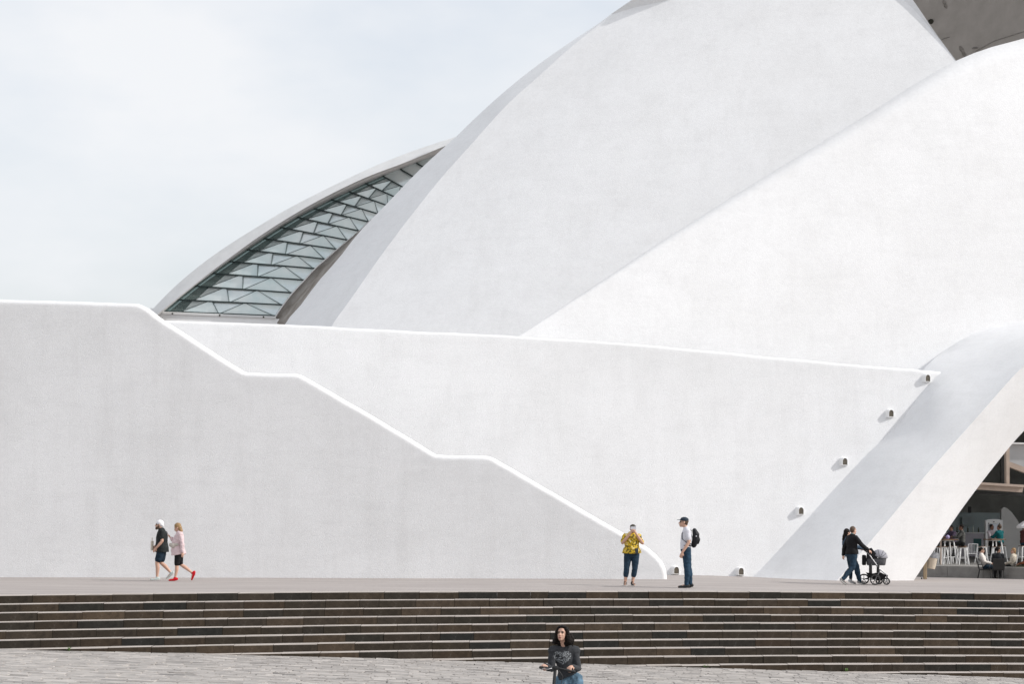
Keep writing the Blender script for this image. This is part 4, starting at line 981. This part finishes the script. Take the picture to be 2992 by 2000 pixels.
nn_ = t_.nodes.new('ShaderNodeTexNoise'); nn_.inputs['Scale'].default_value = 17; nn_.inputs['Detail'].default_value = 3; t_.links.new(tcn.outputs['Object'], nn_.inputs['Vector'])
rr_ = t_.nodes.new('ShaderNodeValToRGB'); e = rr_.color_ramp.elements; e[0].position = .36; e[0].color = (.05, .05, .012, 1); e[1].position = .66; e[1].color = (.80, .70, .45, 1)
for ps, cc in ((.44, (.20, .14, .012)), (.50, (.58, .37, .012)), (.60, (.66, .46, .02))): x = e.new(ps); x.color = (*cc, 1)
t_.links.new(nn_.outputs['Fac'], rr_.inputs['Fac']); t_.links.new(rr_.outputs['Color'], b_.inputs['Base Color'])
p.shirt(ym, sleeve=.8, e=.022, hem_drop=.03, hem_r=(.035, .02), wr=.013, name='blouse', sl_e=.018)
p.pants(denim, t1=1.48, e=.016, name='cropped_jeans'); p.shoes(cloth('black_sneaker', (.03, .03, .03), .3), sole=white_sole)
p.hair(hair_br, [((-.02, 0, .03), (.098, .080, .085)), ((-.05, 0, -.02), (.05, .07, .06))])
bm = bmesh.new(); p.hball(bm, (-.01, 0, .062), (.103, .084, .066)); tube(bm, [p.H(.05, 0, .060), p.H(.15, 0, .050)], [(.075*p.hk, .008), (.055*p.hk, .006)], side=p.lf, seg=12); p.add('sun_visor_cap', bm, mat('dark_cap', (.05, .045, .035), .8), .007, 2)
bm = bmesh.new(); box(bm, (-.075, -.005, -.038), (.075, .005, .038), bev=.004); o = mesh_obj('phone', bm, mat('pale_phone', (.62, .62, .66), .3)); o.location = g+p.H(.21, .0, .0)+Wv(0, 0, .0); tag(o, 'pale phone held before the face of the woman in yellow', 'phone')
bm = bmesh.new(); c = p.J['hpL']+Wv(.01, -.175, .09); box(bm, (c.x-.04, c.y-.03, c.z-.10), (c.x+.06, c.y+.02, c.z+.06), bev=.015); o = mesh_obj('hip_pouch', bm, mat('dark_pouch', (.03, .035, .04), .6), None, 40); o.location = g; tag(o, 'small dark pouch hanging at the hip of the woman in yellow', 'bag')

# --- tall man with cap and backpack
g = on_platform(2006, 1719); hgt = height_for(g, 209)
p = Person('tall man in white shirt, blue jeans and dark cap standing with a backpack', g, 176, hgt, dict(
    head=(.07, 0, 1.60), neck=(.0, 0, 1.455), chest=(.0, 0, 1.27), waist=(.035, 0, 1.10), pelvis=(.02, 0, .95), shL=(-.02, .175, 1.40), shR=(.0, -.18, 1.40), elL=(-.06, .22, 1.12), wrL=(.10, .235, .88), elR=(-.02, -.23, 1.12), wrR=(.06, -.24, .86),
    hpL=(.0, .085, .9), hpR=(0, -.085, .9), knL=(-.01, .07, .49), anL=(.0, .07, .085), toL=(.17, .09, .035), knR=(-.045, -.09, .49), anR=(-.09, -.09, .085), toR=(.07, -.12, .035)), hyaw=180, hpitch=4, skin=SK1, build=.97)
p.body(hands={'L': (Wv(-.35, 0, -.9), Wv(.2, .9, 0))}); p.face()
p.shirt(cloth('white_polo', (.66, .66, .71), .05, bump=.7), sleeve=.66, e=.020, lo=1, wr=.008, sl_e=.026); p.pants(cloth('mid_denim', (.020, .048, .082), .4, 6), t1=1.97, e=.022, wr=.009, name='jeans'); p.shoes(dark_shoe, sole=mat('black_sole', (.02, .02, .02), .7))
p.hair(hair_br, [((-.03, 0, .03), (.088, .079, .085)), ((-.06, 0, -.02), (.045, .066, .05))])
bm = bmesh.new(); p.hball(bm, (-.015, 0, .062), (.106, .085, .072)); tube(bm, [p.H(.06, 0, .062), p.H(.165, 0, .055)], [(.07*p.hk, .009), (.055*p.hk, .006)], side=p.lf, seg=12); p.add('cap', bm, mat('navy_cap', (.014, .026, .042), .8, .2, 20), .007, 2); glasses(p)
bm = bmesh.new(); tube(bm, [p.J['pelvis']+Wv(0, 0, .075), p.J['pelvis']+Wv(0, 0, .105)], [(.17*p.k, .13*p.k)]*2, side=p.lf, seg=20, cap=False); p.raw('belt', bm, black_c)
bp = thing('backpack', 'black backpack on the back of the tall man in the white shirt', 'backpack', g)
bkm = cloth('backpack_nylon', (.014, .015, .018), .3, 6, rough=.5)
c = p.J['chest']-p.fw*.195*p.k; bm = bmesh.new(); tube(bm, [c+Wv(-.02, 0, -.24), c+Wv(.03, 0, -.12), c+Wv(.035, 0, .04), c+Wv(-.0, 0, .15)], [(.12, .075), (.15, .10), (.145, .095), (.10, .06)], side=(0, 1, 0), seg=16)
link('pack_body', remesh(bm, .01, 2, .006), bkm, bp, 180)
bm = bmesh.new(); c2 = c+Wv(.085, 0, -.10); tube(bm, [c2+Wv(0, 0, -.09), c2+Wv(.02, 0, 0), c2+Wv(0, 0, .09)], [(.09, .035), (.11, .05), (.09, .03)], side=(0, 1, 0), seg=14); link('front_pocket', remesh(bm, .008, 2, .004), bkm, bp, 180)
bm = bmesh.new(); box(bm, (c.x+.02, c.y-.163, c.z-.02), (c.x+.05, c.y-.150, c.z+.01)); mesh_obj('buckle', bm, white_c, bp)
for sd in (-1, 1):
    a = p.J['sh'+('L' if sd > 0 else 'R')]; yy = p.lf*sd*.10*p.k; cc = p.J['chest']; bm = bmesh.new()
    tube(bm, [cc+yy-p.fw*.14+Wv(0, 0, .13), cc+yy-p.fw*.07+Wv(0, 0, .185), cc+yy+p.fw*.03+Wv(0, 0, .175), cc+yy+p.fw*.125+Wv(0, 0, .06), cc+yy*1.3+p.fw*.12+Wv(0, 0, -.08), cc+yy*1.7-p.fw*.02+Wv(0, 0, -.19), cc+yy*1.2-p.fw*.15+Wv(0, 0, -.22)], [(.024, .008)]*7, side=p.lf, seg=8)
    mesh_obj('shoulder_strap', bm, bkm, bp, 60)

# --- man pushing the pram and the woman beside him
g = on_platform(2489, 1709.5); hgt = height_for(g, 171)
pm = p = Person('man in black pullover and jeans striding beside the pram, seen from behind', g, 28, hgt, dict(
    head=(.05, 0, 1.61), neck=(.02, 0, 1.46), chest=(.0, 0, 1.27), shL=(.03, .19, 1.40), shR=(-.01, -.20, 1.40), elR=(.18, -.26, 1.18), wrR=(.42, -.25, 1.03), elL=(-.08, .27, 1.12), wrL=(-.10, .29, .88),
    hpL=(.0, .09, .9), hpR=(.0, -.09, .9), knR=(-.06, -.13, .52), anR=(-.40, -.08, .16), toR=(-.27, -.09, .03), knL=(.22, .06, .53), anL=(.34, .07, .10), toL=(.50, .08, .06)), hyaw=35, skin=SK1, build=1.08)
p.body(hands={'R': (Wv(.8, .0, -.45), Wv(0, .4, -.9)), 'L': (Wv(-.1, 0, -1), Wv(.6, .5, 0))}, curl=.5)
p.shirt(black_c, sleeve=1.93, e=.026, hem_drop=.05, hem_r=(.004, .004), name='pullover', sl_e=.022); p.pants(denim, t1=1.96, e=.026, wr=.010, name='jeans'); p.shoes(cloth('grey_sneaker', (.20, .20, .20), .4), sole=white_sole)
p.hair(hair_br, [((-.022, 0, .045), (.098, .080, .092)), ((-.05, 0, .0), (.055, .072, .06))])
bm = bmesh.new(); tube(bm, [p.J['neck']-Wv(0, 0, .015), p.J['neck']+Wv(0, 0, .03)], [.075*p.k, .066*p.k], seg=14); p.raw('collar', bm, cloth('grey_teal_collar', (.12, .20, .20), .2))
g2 = g+Wv(.02, .42, z_plat(g.x, g.y+.4)-g.z); hgt2 = hgt*.965
p = Person('dark-haired woman in blue jacket walking on the far side of the man with the pram', g2, 14, hgt2, dict(
    head=(-.08, .06, 1.60), neck=(-.09, .06, 1.45), chest=(-.11, .04, 1.27), waist=(-.06, .02, 1.1), shL=(-.10, .22, 1.39), shR=(-.13, -.14, 1.39), elR=(.10, -.20, 1.16), wrR=(.38, -.14, 1.12), elL=(.10, .24, 1.17), wrL=(.38, .15, 1.12),
    knL=(.05, .09, .50), anL=(.05, .09, .12), toL=(.19, .10, .035), knR=(.18, -.08, .51), anR=(.28, -.08, .10), toR=(.44, -.08, .045)), hyaw=25, skin=SK1, build=.92)
p.body(curl=.7); p.shirt(cloth('blue_jacket', (.055, .085, .125), .3), sleeve=1.9, e=.03, hem_drop=.06, name='jacket', sl_e=.024); p.pants(denim, t1=1.84, e=.014, name='jeans'); p.shoes(cloth('white_sneaker', (.66, .66, .66), .05), sole=white_sole)
p.hair(hair_dk, [((-.02, 0, .04), (.104, .086, .096)), ((-.055, 0, -.03), (.06, .075, .08))], [(((-.08, 0, -.02), (-.115, .01, -.12), (-.12, .02, -.24), (-.11, .02, -.34)), (.055, .05, .042, .02))])

# --- pram
gp_ = on_platform(2556, 1710); pr = thing('pram', 'black and grey pram with bassinet, hood and chrome-rimmed wheels pushed to the right', 'pram', gp_, R(-6))
chrome = mat('satin_steel', (.30, .30, .31), .35, metal=.8); tyre = mat('rubber_black', (.02, .02, .02), .7); grey_c = cloth('grey_melange', (.10, .10, .108), .3, 20); hood_c = cloth('hood_grey', (.30, .30, .33), .15, 20); blk_p = mat('black_plastic', (.015, .015, .016), .45)
sP = F/gp_.y; u = lambda px: px/6.53/sP        # zoomed photo pixels to metres
def wheel(x, y, r, nm):
    wn = bpy.data.objects.new('wheel', None); C.objects.link(wn); wn.parent = pr; wn.location = (x, y, r)
    mt = Matrix.Rotation(R(90), 4, 'X'); bm = bmesh.new(); n = 28
    prof = [(r-.028, -.018), (r-.012, -.024), (r, -.012), (r, .012), (r-.012, .024), (r-.028, .018)]
    rings = [[bm.verts.new(mt @ Wv(a*math.cos(2*math.pi*k/n), a*math.sin(2*math.pi*k/n), z)) for k in range(n)] for a, z in prof]
    for i in range(6):
        for k in range(n): bm.faces.new((rings[i][k], rings[i][(k+1) % n], rings[(i+1) % 6][(k+1) % n], rings[(i+1) % 6][k]))
    mesh_obj('tyre', bm, tyre if nm else tyre, wn, 60)
    bm = bmesh.new(); tube(bm, [mt @ Wv((r-.032)*math.cos(2*math.pi*k/24), (r-.032)*math.sin(2*math.pi*k/24), 0) for k in range(25)], [(.016, .010)]*25, side=(0, 1, 0), seg=8, cap=False); mesh_obj('rim', bm, chrome, wn, 60)
    for k in range(5):
        a = 2*math.pi*k/5+.3; bm = bmesh.new(); tube(bm, [mt @ Wv(0, 0, 0), mt @ Wv((r-.03)*math.cos(a), (r-.03)*math.sin(a), 0)], [.012, .008], seg=6); mesh_obj('spoke', bm, blk_p, wn, 60)
    bm = bmesh.new(); tube(bm, [(0, -.03, 0), (0, .03, 0)], .022, seg=12); mesh_obj('hub', bm, chrome, wn, 60)
x0 = 855  # zoomed x of the rear near wheel
wheel(0, -.27, .155, 1); wheel(-.30, .27, .155, 1); wheel(u(1068-x0), -.22, .105, 0); wheel(u(945-x0), .22, .105, 0)
zz = lambda py: (1372-py)/6.53/sP
xx = lambda px: (px-x0)/6.53/sP
def ptube(name, pts, r, m): bm = bmesh.new(); tube(bm, pts, r, seg=10); return mesh_obj(name, bm, m, pr, 60)
for sy in (-1, 1):
    y = sy*.25
    ptube('frame_tube', [(xx(700), y, zz(745)), (xx(760), y, zz(820)), (xx(930), y, zz(1060)), (xx(1075), y*.9, zz(1185)), (xx(1090), y*.88, zz(1240))], .013, chrome)
    ptube('rear_strut', [(xx(950), y, zz(1090)), (xx(900), y, zz(1190)), (0 if sy < 0 else -.25, sy*.25, .155)], .013, chrome if sy < 0 else blk_p)
    ptube('fork', [(xx(1085) if sy < 0 else xx(975), sy*.22, zz(1190)), (xx(1068) if sy < 0 else xx(945), sy*.22, .105)], .016, blk_p)
    ptube('seat_post', [(xx(775), y*.95, zz(1140)), (xx(775), y*.95, zz(990))], .035, blk_p); ptube('seat_post', [(xx(915), y*.95, zz(1130)), (xx(918), y*.95, zz(990))], .030, blk_p)
ptube('axle', [(0, -.27, .155), (-.30, .27, .155)], .012, blk_p); ptube('front_crossbar', [(xx(1085), -.22, zz(1190)), (xx(975), .22, zz(1190))], .012, blk_p)
ptube('handle', [(xx(700), -.25, zz(745)), (xx(640), -.25, zz(700)), (xx(635), 0, zz(697)), (xx(640), .25, zz(700)), (xx(700), .25, zz(745))], .015, blk_p)
bm = bmesh.new()   # basket
bl = [(xx(690), zz(1140)), (xx(830), zz(1160)), (xx(950), zz(1130)), (xx(1075), zz(1190)), (xx(1020), zz(1270)), (xx(900), zz(1290)), (xx(750), zz(1240))]
prism(bm, [(x, -.20, z) for x, z in bl], (0, .40, 0)); mesh_obj('basket', bm, cloth('basket_black', (.012, .012, .012), .2), pr, 40)
bm = bmesh.new(); rows_ = []   # bassinet tub
for sc_, z in ((.84, zz(1002)), (.93, zz(990)), (1.0, zz(900)), (1.01, zz(870)), (.94, zz(868)), (.90, zz(930))):
    rows_.append([bm.verts.new((xx(880)+u(190)*sc_*math.copysign(abs(math.cos(a))**.5, math.cos(a)), .21*sc_*math.copysign(abs(math.sin(a))**.6, math.sin(a)), z)) for a in (2*math.pi*k/28 for k in range(28))])
for i in range(5):
    for k in range(28): bm.faces.new((rows_[i][k], rows_[i][(k+1) % 28], rows_[i+1][(k+1) % 28], rows_[i+1][k]))
bm.faces.new(rows_[0][::-1]); bm.faces.new(rows_[-1]); bs = mesh_obj('bassinet', bm, grey_c, pr, 60)
bm = bmesh.new(); tube(bm, [(xx(880)+u(192)*math.copysign(abs(math.cos(a))**.5, math.cos(a)), .213*math.copysign(abs(math.sin(a))**.6, math.sin(a)), zz(872)) for a in (2*math.pi*k/40 for k in range(41))], .010, seg=6, cap=False); mesh_obj('rim_trim', bm, blk_p, bs, 60)
# hood: fan of ribs sweeping over the right end
bm = bmesh.new(); HR = []; cx_, cz_ = xx(925), zz(865)
for j in range(9):
    th = R(0)+R(150)*j/8; rr2 = (.235 if j < 5 else .235+.02*(j-4)/4)
    row = []
    for k in range(13):
        ph = math.pi*k/12; yy = .215*math.cos(ph); rad = rr2*math.sin(ph)**.75 if 0 < k < 12 else 0
        row.append(bm.verts.new((cx_+u(15)+rad*math.cos(th)*1.0, yy, cz_+rad*math.sin(th)*1.02)))
    HR.append(row)
for j in range(8):
    for k in range(12):
        vs4 = []
        for v in (HR[j][k], HR[j][k+1], HR[j+1][k+1], HR[j+1][k]):
            if v not in vs4: vs4.append(v)
        bm.faces.new(vs4)
bmesh.ops.remove_doubles(bm, verts=bm.verts[:], dist=.002)
hd = mesh_obj('hood', bm, hood_c, pr, 180); solid(hd, .008)
for th in (62, 35, 100, 150):
    bm = bmesh.new(); tube(bm, [(cx_+u(15)+.243*math.sin(math.pi*k/16)**.75*math.cos(R(th)), .217*math.cos(math.pi*k/16), cz_+.243*1.02*math.sin(math.pi*k/16)**.75*math.sin(R(th))) for k in range(17)], .008, seg=6); mesh_obj('hood_rib', bm, blk_p, hd, 60)
bm = bmesh.new(); prism(bm, [(xx(720), -.19, zz(700)), (xx(790), -.19, zz(668)), (xx(890), -.19, zz(800)), (xx(900), -.19, zz(868)), (xx(700), -.19, zz(868))], (0, .38, 0)); mesh_obj('hood_flap', bm, cloth('flap_black', (.02, .02, .022), .2), pr, 40)
bm = bmesh.new(); box(bm, (xx(615), -.14, zz(1000)), (xx(690), .14, zz(805)), bev=.03); mesh_obj('changing_bag', bm, cloth('bag_black', (.014, .014, .015), .2), pr, 40)

# --- girl on the kick scooter, before the stairs
DGi = 31.4; Xg = (1652-CX)/F*DGi; gz = z_plaza(Xg, DGi); gg = Vector((Xg, DGi, gz)); sG = F/DGi; dk = .11
ox = lambda px: (px-1652)/sG
oz = lambda py: HC+(HY-py)/sG-gz
def gj(px, py, f): return (f, ox(px), oz(py))
hG = 1.75    # joints given straight in metres
p = Person('girl with loose dark hair in grey heart-print sweater riding a kick scooter', gg, -90, hG, dict(
    head=gj(1643, 1855, .04), neck=gj(1647, 1888, .0), chest=gj(1650, 1925, -.02), waist=gj(1656, 1958, -.03), pelvis=gj(1664, 1985, -.04), shL=gj(1680, 1905, -.02), shR=gj(1617, 1904, .0),
    elL=gj(1688, 1957, .04), wrL=gj(1668, 1946, .24), elR=gj(1609, 1957, .06), wrR=gj(1588, 1942, .26),
    hpL=(-.04, ox(1664)+.085, oz(1996)), hpR=(-.04, ox(1664)-.085, oz(1996)), knL=(-.02, .10, .48), knR=(.0, -.04, .52), anL=(-.14, .11, .10), toL=(.0, .13, .05), anR=(.02, -.05, dk+.085), toR=(.16, -.06, dk+.035)),
    hyaw=-112, hpitch=13, skin=SK1, build=.70, voxel=.0075, headsc=.86)
p.bld = .70; p.ak = .80
p.body(hands={'L': (Wv(-.28, -.75, -.12), Wv(0, -.3, -1)), 'R': (Wv(.18, -.8, -.05), Wv(0, -.3, -1))}, curl=.85); p.face()
# sweater with a speckled heart print
sw = bpy.data.materials.new('grey_heart_sweater'); sw.use_nodes = True; t_ = sw.node_tree; b_ = t_.nodes['Principled BSDF']; b_.inputs['Roughness'].default_value = .9
at_ = t_.nodes.new('ShaderNodeAttribute'); at_.attribute_name = 'print'; tcn = t_.nodes.new('ShaderNodeTexCoord'); vo_ = t_.nodes.new('ShaderNodeTexVoronoi'); vo_.inputs['Scale'].default_value = 78; t_.links.new(tcn.outputs['Object'], vo_.inputs['Vector'])
rv = t_.nodes.new('ShaderNodeValToRGB'); rv.color_ramp.elements[0].position = .28; rv.color_ramp.elements[0].color = (1, 1, 1, 1); rv.color_ramp.elements[1].position = .5; rv.color_ramp.elements[1].color = (0, 0, 0, 1); t_.links.new(vo_.outputs['Distance'], rv.inputs['Fac'])
mm = t_.nodes.new('ShaderNodeMath'); mm.operation = 'MULTIPLY'; t_.links.new(at_.outputs['Fac'], mm.inputs[0]); t_.links.new(rv.outputs['Color'], mm.inputs[1])
nz = t_.nodes.new('ShaderNodeTexNoise'); nz.inputs['Scale'].default_value = 60; t_.links.new(tcn.outputs['Object'], nz.inputs['Vector']); rz = t_.nodes.new('ShaderNodeValToRGB'); rz.color_ramp.elements[0].color = (.012, .014, .017, 1); rz.color_ramp.elements[1].color = (.048, .050, .056, 1); t_.links.new(nz.outputs['Fac'], rz.inputs['Fac'])
mxx = t_.nodes.new('ShaderNodeMix'); mxx.data_type = 'RGBA'; mxx.inputs['B'].default_value = (.50, .53, .55, 1); t_.links.new(mm.outputs[0], mxx.inputs['Factor']); t_.links.new(rz.outputs['Color'], mxx.inputs['A']); t_.links.new(mxx.outputs['Result'], b_.inputs['Base Color'])
so = p.shirt(sw, sleeve=1.88, e=.020, hem_drop=-.05, hem_r=(.05, .03), wr=.007, name='sweater', sl_e=.018, lo=2, hi=5)
ca = so.data.color_attributes.new('print', 'FLOAT_COLOR', 'POINT')
hx, hz = ox(1643), oz(1924); hw = 25/sG; hh = 17/sG
for i, v in enumerate(so.data.vertices):
    x = (v.co.x-hx)/hw*1.14; y = (v.co.z-hz)/hh+.12
    val = 1.0 if (x*x+y*y-1)**3-x*x*y*y*y*1.3 < 0 and v.co.y < p.J['chest'].y-.02 else 0.0
    ca.data[i].color = (val, val, val, 1)
p.pants(cloth('light_denim', (.11, .19, .265), .4, 8), t1=1.95, e=.028, e2=.04, wr=.012, name='jeans'); p.shoes(cloth('white_trainer', (.6, .6, .6), .05), sole=white_sole)
p.hair(hair_dk, [((-.035, 0, .052), (.108, .094, .092)), ((-.062, 0, -.03), (.065, .098, .095)), ((.03, 0, .108), (.052, .064, .028)), ((-.02, .092, -.03), (.06, .034, .08)), ((-.02, -.092, -.03), (.055, .03, .075)), ((-.03, .125, -.105), (.062, .052, .066)), ((-.03, -.115, -.10), (.055, .042, .06)), ((-.065, .05, -.12), (.05, .06, .055)), ((-.065, -.05, -.12), (.05, .06, .055))],
       [(((.02, .0, .135), (.042, .066, .095), (.02, .096, .03), (-.01, .114, -.07), (-.01, .135, -.13)), (.018, .022, .022, .03, .014)), (((.02, .0, .135), (.042, -.062, .096), (.02, -.092, .03), (-.01, -.112, -.07), (-.01, -.125, -.12)), (.018, .022, .022, .028, .014)),
        (((-.04, .12, .0), (-.04, .165, -.07), (-.03, .185, -.13)), (.03, .03, .008)), (((-.06, .10, -.08), (-.06, .15, -.14), (-.05, .17, -.175)), (.03, .025, .006)), (((-.04, -.11, -.03), (-.04, -.145, -.09), (-.03, -.165, -.14)), (.03, .028, .007)), (((-.07, 0, -.10), (-.08, .03, -.17), (-.07, .05, -.2)), (.035, .025, .01))], vx=.006)
sc = thing('kick_scooter', 'black kick scooter ridden by the girl in the grey sweater', 'scooter', gg)
def st(name, pts, r, m, parent=sc): bm = bmesh.new(); tube(bm, pts, r, seg=12); return mesh_obj(name, bm, m, parent, 60)
hl, hr, hcx = Wv(ox(1676), -.335, oz(1959)), Wv(ox(1578), -.36, oz(1947)), Wv(ox(1621), -.35, oz(1950))
base_p = Wv(ox(1605), -.42, .19)
hb = st('handlebar', [hl, hcx+Wv(.05, 0, 0), hcx-Wv(.05, 0, 0), hr], .0135, blk_p)
st('grip', [hl, hl.lerp(hcx, .42)], .019, tyre, hb); st('grip', [hr, hr.lerp(hcx, .42)], .019, tyre, hb)
st('brake_lever', [hcx.lerp(hr, .25)+Wv(0, -.03, .0), hcx.lerp(hr, .5)+Wv(0, -.055, -.015), hr.lerp(hcx, .12)+Wv(0, -.06, -.012)], .007, chrome, hb)
bm = bmesh.new(); box(bm, (hcx.x-.03, hcx.y-.03, hcx.z-.02), (hcx.x+.04, hcx.y+.03, hcx.z+.035), bev=.01); mesh_obj('display', bm, blk_p, hb, 40)
st('stem', [hcx, hcx.lerp(base_p, .5), base_p], [.021, .023, .026], blk_p)
st('cable', [hcx+Wv(.03, -.02, 0), hcx+Wv(.10, -.05, -.10), hcx+Wv(.06, -.05, -.30), base_p+Wv(.02, -.04, .12)], .004, blk_p)
st('strut', [hcx.lerp(base_p, .35)+Wv(.16, .05, .1), hcx.lerp(base_p, .62)], .004, chrome)
bm = bmesh.new(); box(bm, (-.075, -.30, .085), (.075, .42, .108), Matrix.Translation((base_p.x*.4, .0, 0)), bev=.01); mesh_obj('deck', bm, blk_p, sc, 40)
st('neck_tube', [base_p, Wv(base_p.x*.5, -.28, .10)], .03, blk_p)
for y, nm in ((-.45, 0), (.46, 1)):
    wn = bpy.data.objects.new('wheel', None); C.objects.link(wn); wn.parent = sc; wn.location = (base_p.x if not nm else base_p.x*.4, y, .10)
    mt = Matrix.Rotation(R(90), 4, 'Y'); bm = bmesh.new(); lathe(bm, [(.07, -.02), (.095, -.018), (.10, 0), (.095, .018), (.07, .02)], 24, mt); mesh_obj('tyre', bm, tyre, wn, 50)
    bm = bmesh.new(); lathe(bm, [(.02, -.024), (.068, -.021), (.068, .021), (.02, .024)], 20, mt); mesh_obj('rim', bm, chrome, wn, 50)
st('fork', [base_p, Wv(base_p.x, -.45, .10)], .02, blk_p); st('rear_bracket', [Wv(base_p.x*.4, .40, .097), Wv(base_p.x*.4, .46, .10)], .02, blk_p)

# --- cafe guests
def sitter(label, loc, yaw, seat, top, pants, hairm, skin=SK2, h=1.68, lean=-.10, hyaw=None, long_hair=False, knee_f=.42, arm='lap', shoes_m=None, group=None, hpitch=0):
    k = h/1.75; s0 = seat/k
    dz = s0-.90+.09
    J = dict(pelvis=(0, 0, .96+dz), waist=(lean*.3, 0, 1.10+dz), chest=(lean*.7, 0, 1.28+dz), neck=(lean, 0, 1.46+dz), head=(lean+.03, 0, 1.615+dz), shL=(lean, .18, 1.405+dz), shR=(lean, -.18, 1.405+dz),
             hpL=(.02, .09, .93+dz), hpR=(.02, -.09, .93+dz), knL=(knee_f, .11, s0+.06), knR=(knee_f, -.10, s0+.06), anL=(knee_f+.02, .12, max(.09, s0-.38)), anR=(knee_f-.04, -.10, max(.09, s0-.38)), toL=(knee_f+.17, .13, max(.04, s0-.43)), toR=(knee_f+.12, -.11, max(.04, s0-.43)))
    if arm == 'lap': J.update(elL=(lean*.5+.02, .24, 1.14+dz), elR=(lean*.5+.02, -.24, 1.14+dz), wrL=(.26, .10, 1.06+dz), wrR=(.26, -.10, 1.06+dz))
    else: J.update(elL=(.22, .24, 1.18+dz), elR=(.22, -.24, 1.18+dz), wrL=(.42, .10, 1.22+dz), wrR=(.42, -.08, 1.22+dz))
    p = Person(label, loc, yaw, h, J, hyaw=hyaw, hpitch=hpitch, skin=skin, voxel=.012, group=group); p.body(curl=.4); p.face(); p.shirt(top, sleeve=1.9, e=.022, lo=1); p.pants(pants, t1=1.93, e=.018); p.shoes(shoes_m or dark_shoe)
    if long_hair: p.hair(hairm, [((-.025, 0, .045), (.105, .088, .095)), ((-.06, 0, -.03), (.06, .085, .09)), ((-.06, 0, -.13), (.05, .075, .07))], vx=.011)
    else: p.hair(hairm, [((-.025, 0, .05), (.102, .086, .09)), ((-.055, 0, .0), (.05, .072, .06))], vx=.011)
    return p
p = sitter('dark-haired woman in white sweater and sunglasses lounging in a black cafe chair', CH1+Wv(.02, 0, 0), -8, .42, cloth('cream_sweater', (.70, .66, .62), .05), denim, hair_dk, SK1, 1.66, -.17, long_hair=False, knee_f=.44); glasses(p)
bm = bmesh.new(); p.hball(bm, (-.12, 0, -.02), (.05, .05, .05)); p.add('hair_bun', bm, hair_dk, .011, 1)
sitter('man in dark jacket sitting with his back turned in a black cafe chair', CH2+Wv(0, .02, 0), 80, .42, cloth('dark_jacket', (.025, .028, .032), .3), black_c, hair_dk, SK3, 1.72, -.10, hyaw=20)
sitter('fair-haired person in cream cardigan sitting facing the man in dark', CH3+Wv(0, 0, 0), -210, .42, cloth('cream_cardigan', (.55, .50, .42), .1), black_c, hair_bl, SK1, 1.66, -.08, long_hair=True, hyaw=-170)
g = plat_at(2996, 94.6); make_black_chair(g, R(-100), 'black chair at the picture edge carrying the person in olive trousers')
sitter('person in rust top and olive trousers with legs stretched towards the cafe group', g, 172, .42, cloth('rust_top', (.20, .07, .035), .25), cloth('olive_trousers', (.075, .075, .04), .25), hair_dk, SK2, 1.74, -.14, knee_f=.47, shoes_m=black_c)
T = lambda x, D: Vector((P(x, 0, D).x, D, ZT))
sitter('dark-haired guest in purple sitting at the tall table near the arch leg', T(2782, 101.6), -150, .765, cloth('plum_top', (.07, .05, .085), .2), black_c, hair_dk, SK3, 1.66, .02, arm='table')
sitter('man in grey shirt on a bar stool at the tall table near the arch leg', T(2812, 100.9), 175, .765, cloth('grey_shirt', (.09, .09, .085), .2), black_c, hair_dk, SK3, 1.74, .02, arm='table')
sitter('dark-haired guest in pale shirt facing over the right tall table', T(2896, 102.4), -60, .765, cloth('pale_shirt', (.42, .38, .40), .1), black_c, hair_dk, SK3, 1.74, .02, arm='table')
sitter('person in teal top seated with back turned at the right tall table', T(2923, 101.7), 130, .765, cloth('teal_top', (.006, .10, .11), .2), black_c, hair_br, SK2, 1.74, .04, arm='table')
sitter('guest in dark red on the bar stool by the parasol', T(2990, 101.6), 20, .765, cloth('dark_red_top', (.09, .03, .03), .2), denim, hair_dk, SK3, 1.74, .02, arm='table')
dup(stool0, T(2782, 101.6), R(25), 'white bar stool under the guest in purple'); dup(stool0, T(2814, 101.0), R(5), 'white bar stool carrying the man in grey'); dup(stool0, T(2896, 102.4), R(35), 'white bar stool carrying the guest in the pale shirt')
bm = bmesh.new(); ball(bm, (0, 0, .09), .09, seg=16); lathe(bm, [(.05, 0), (.06, .02), (.03, .03)], 14); o = mesh_obj('table_lantern', bm, mat('lilac_lantern', (.42, .36, .60), .4), None, 60); o.location = T(2769, 99.95)+Wv(0, 0, 1.075); tag(o, 'small round lilac lantern on the tall table near the arch leg', 'lantern')
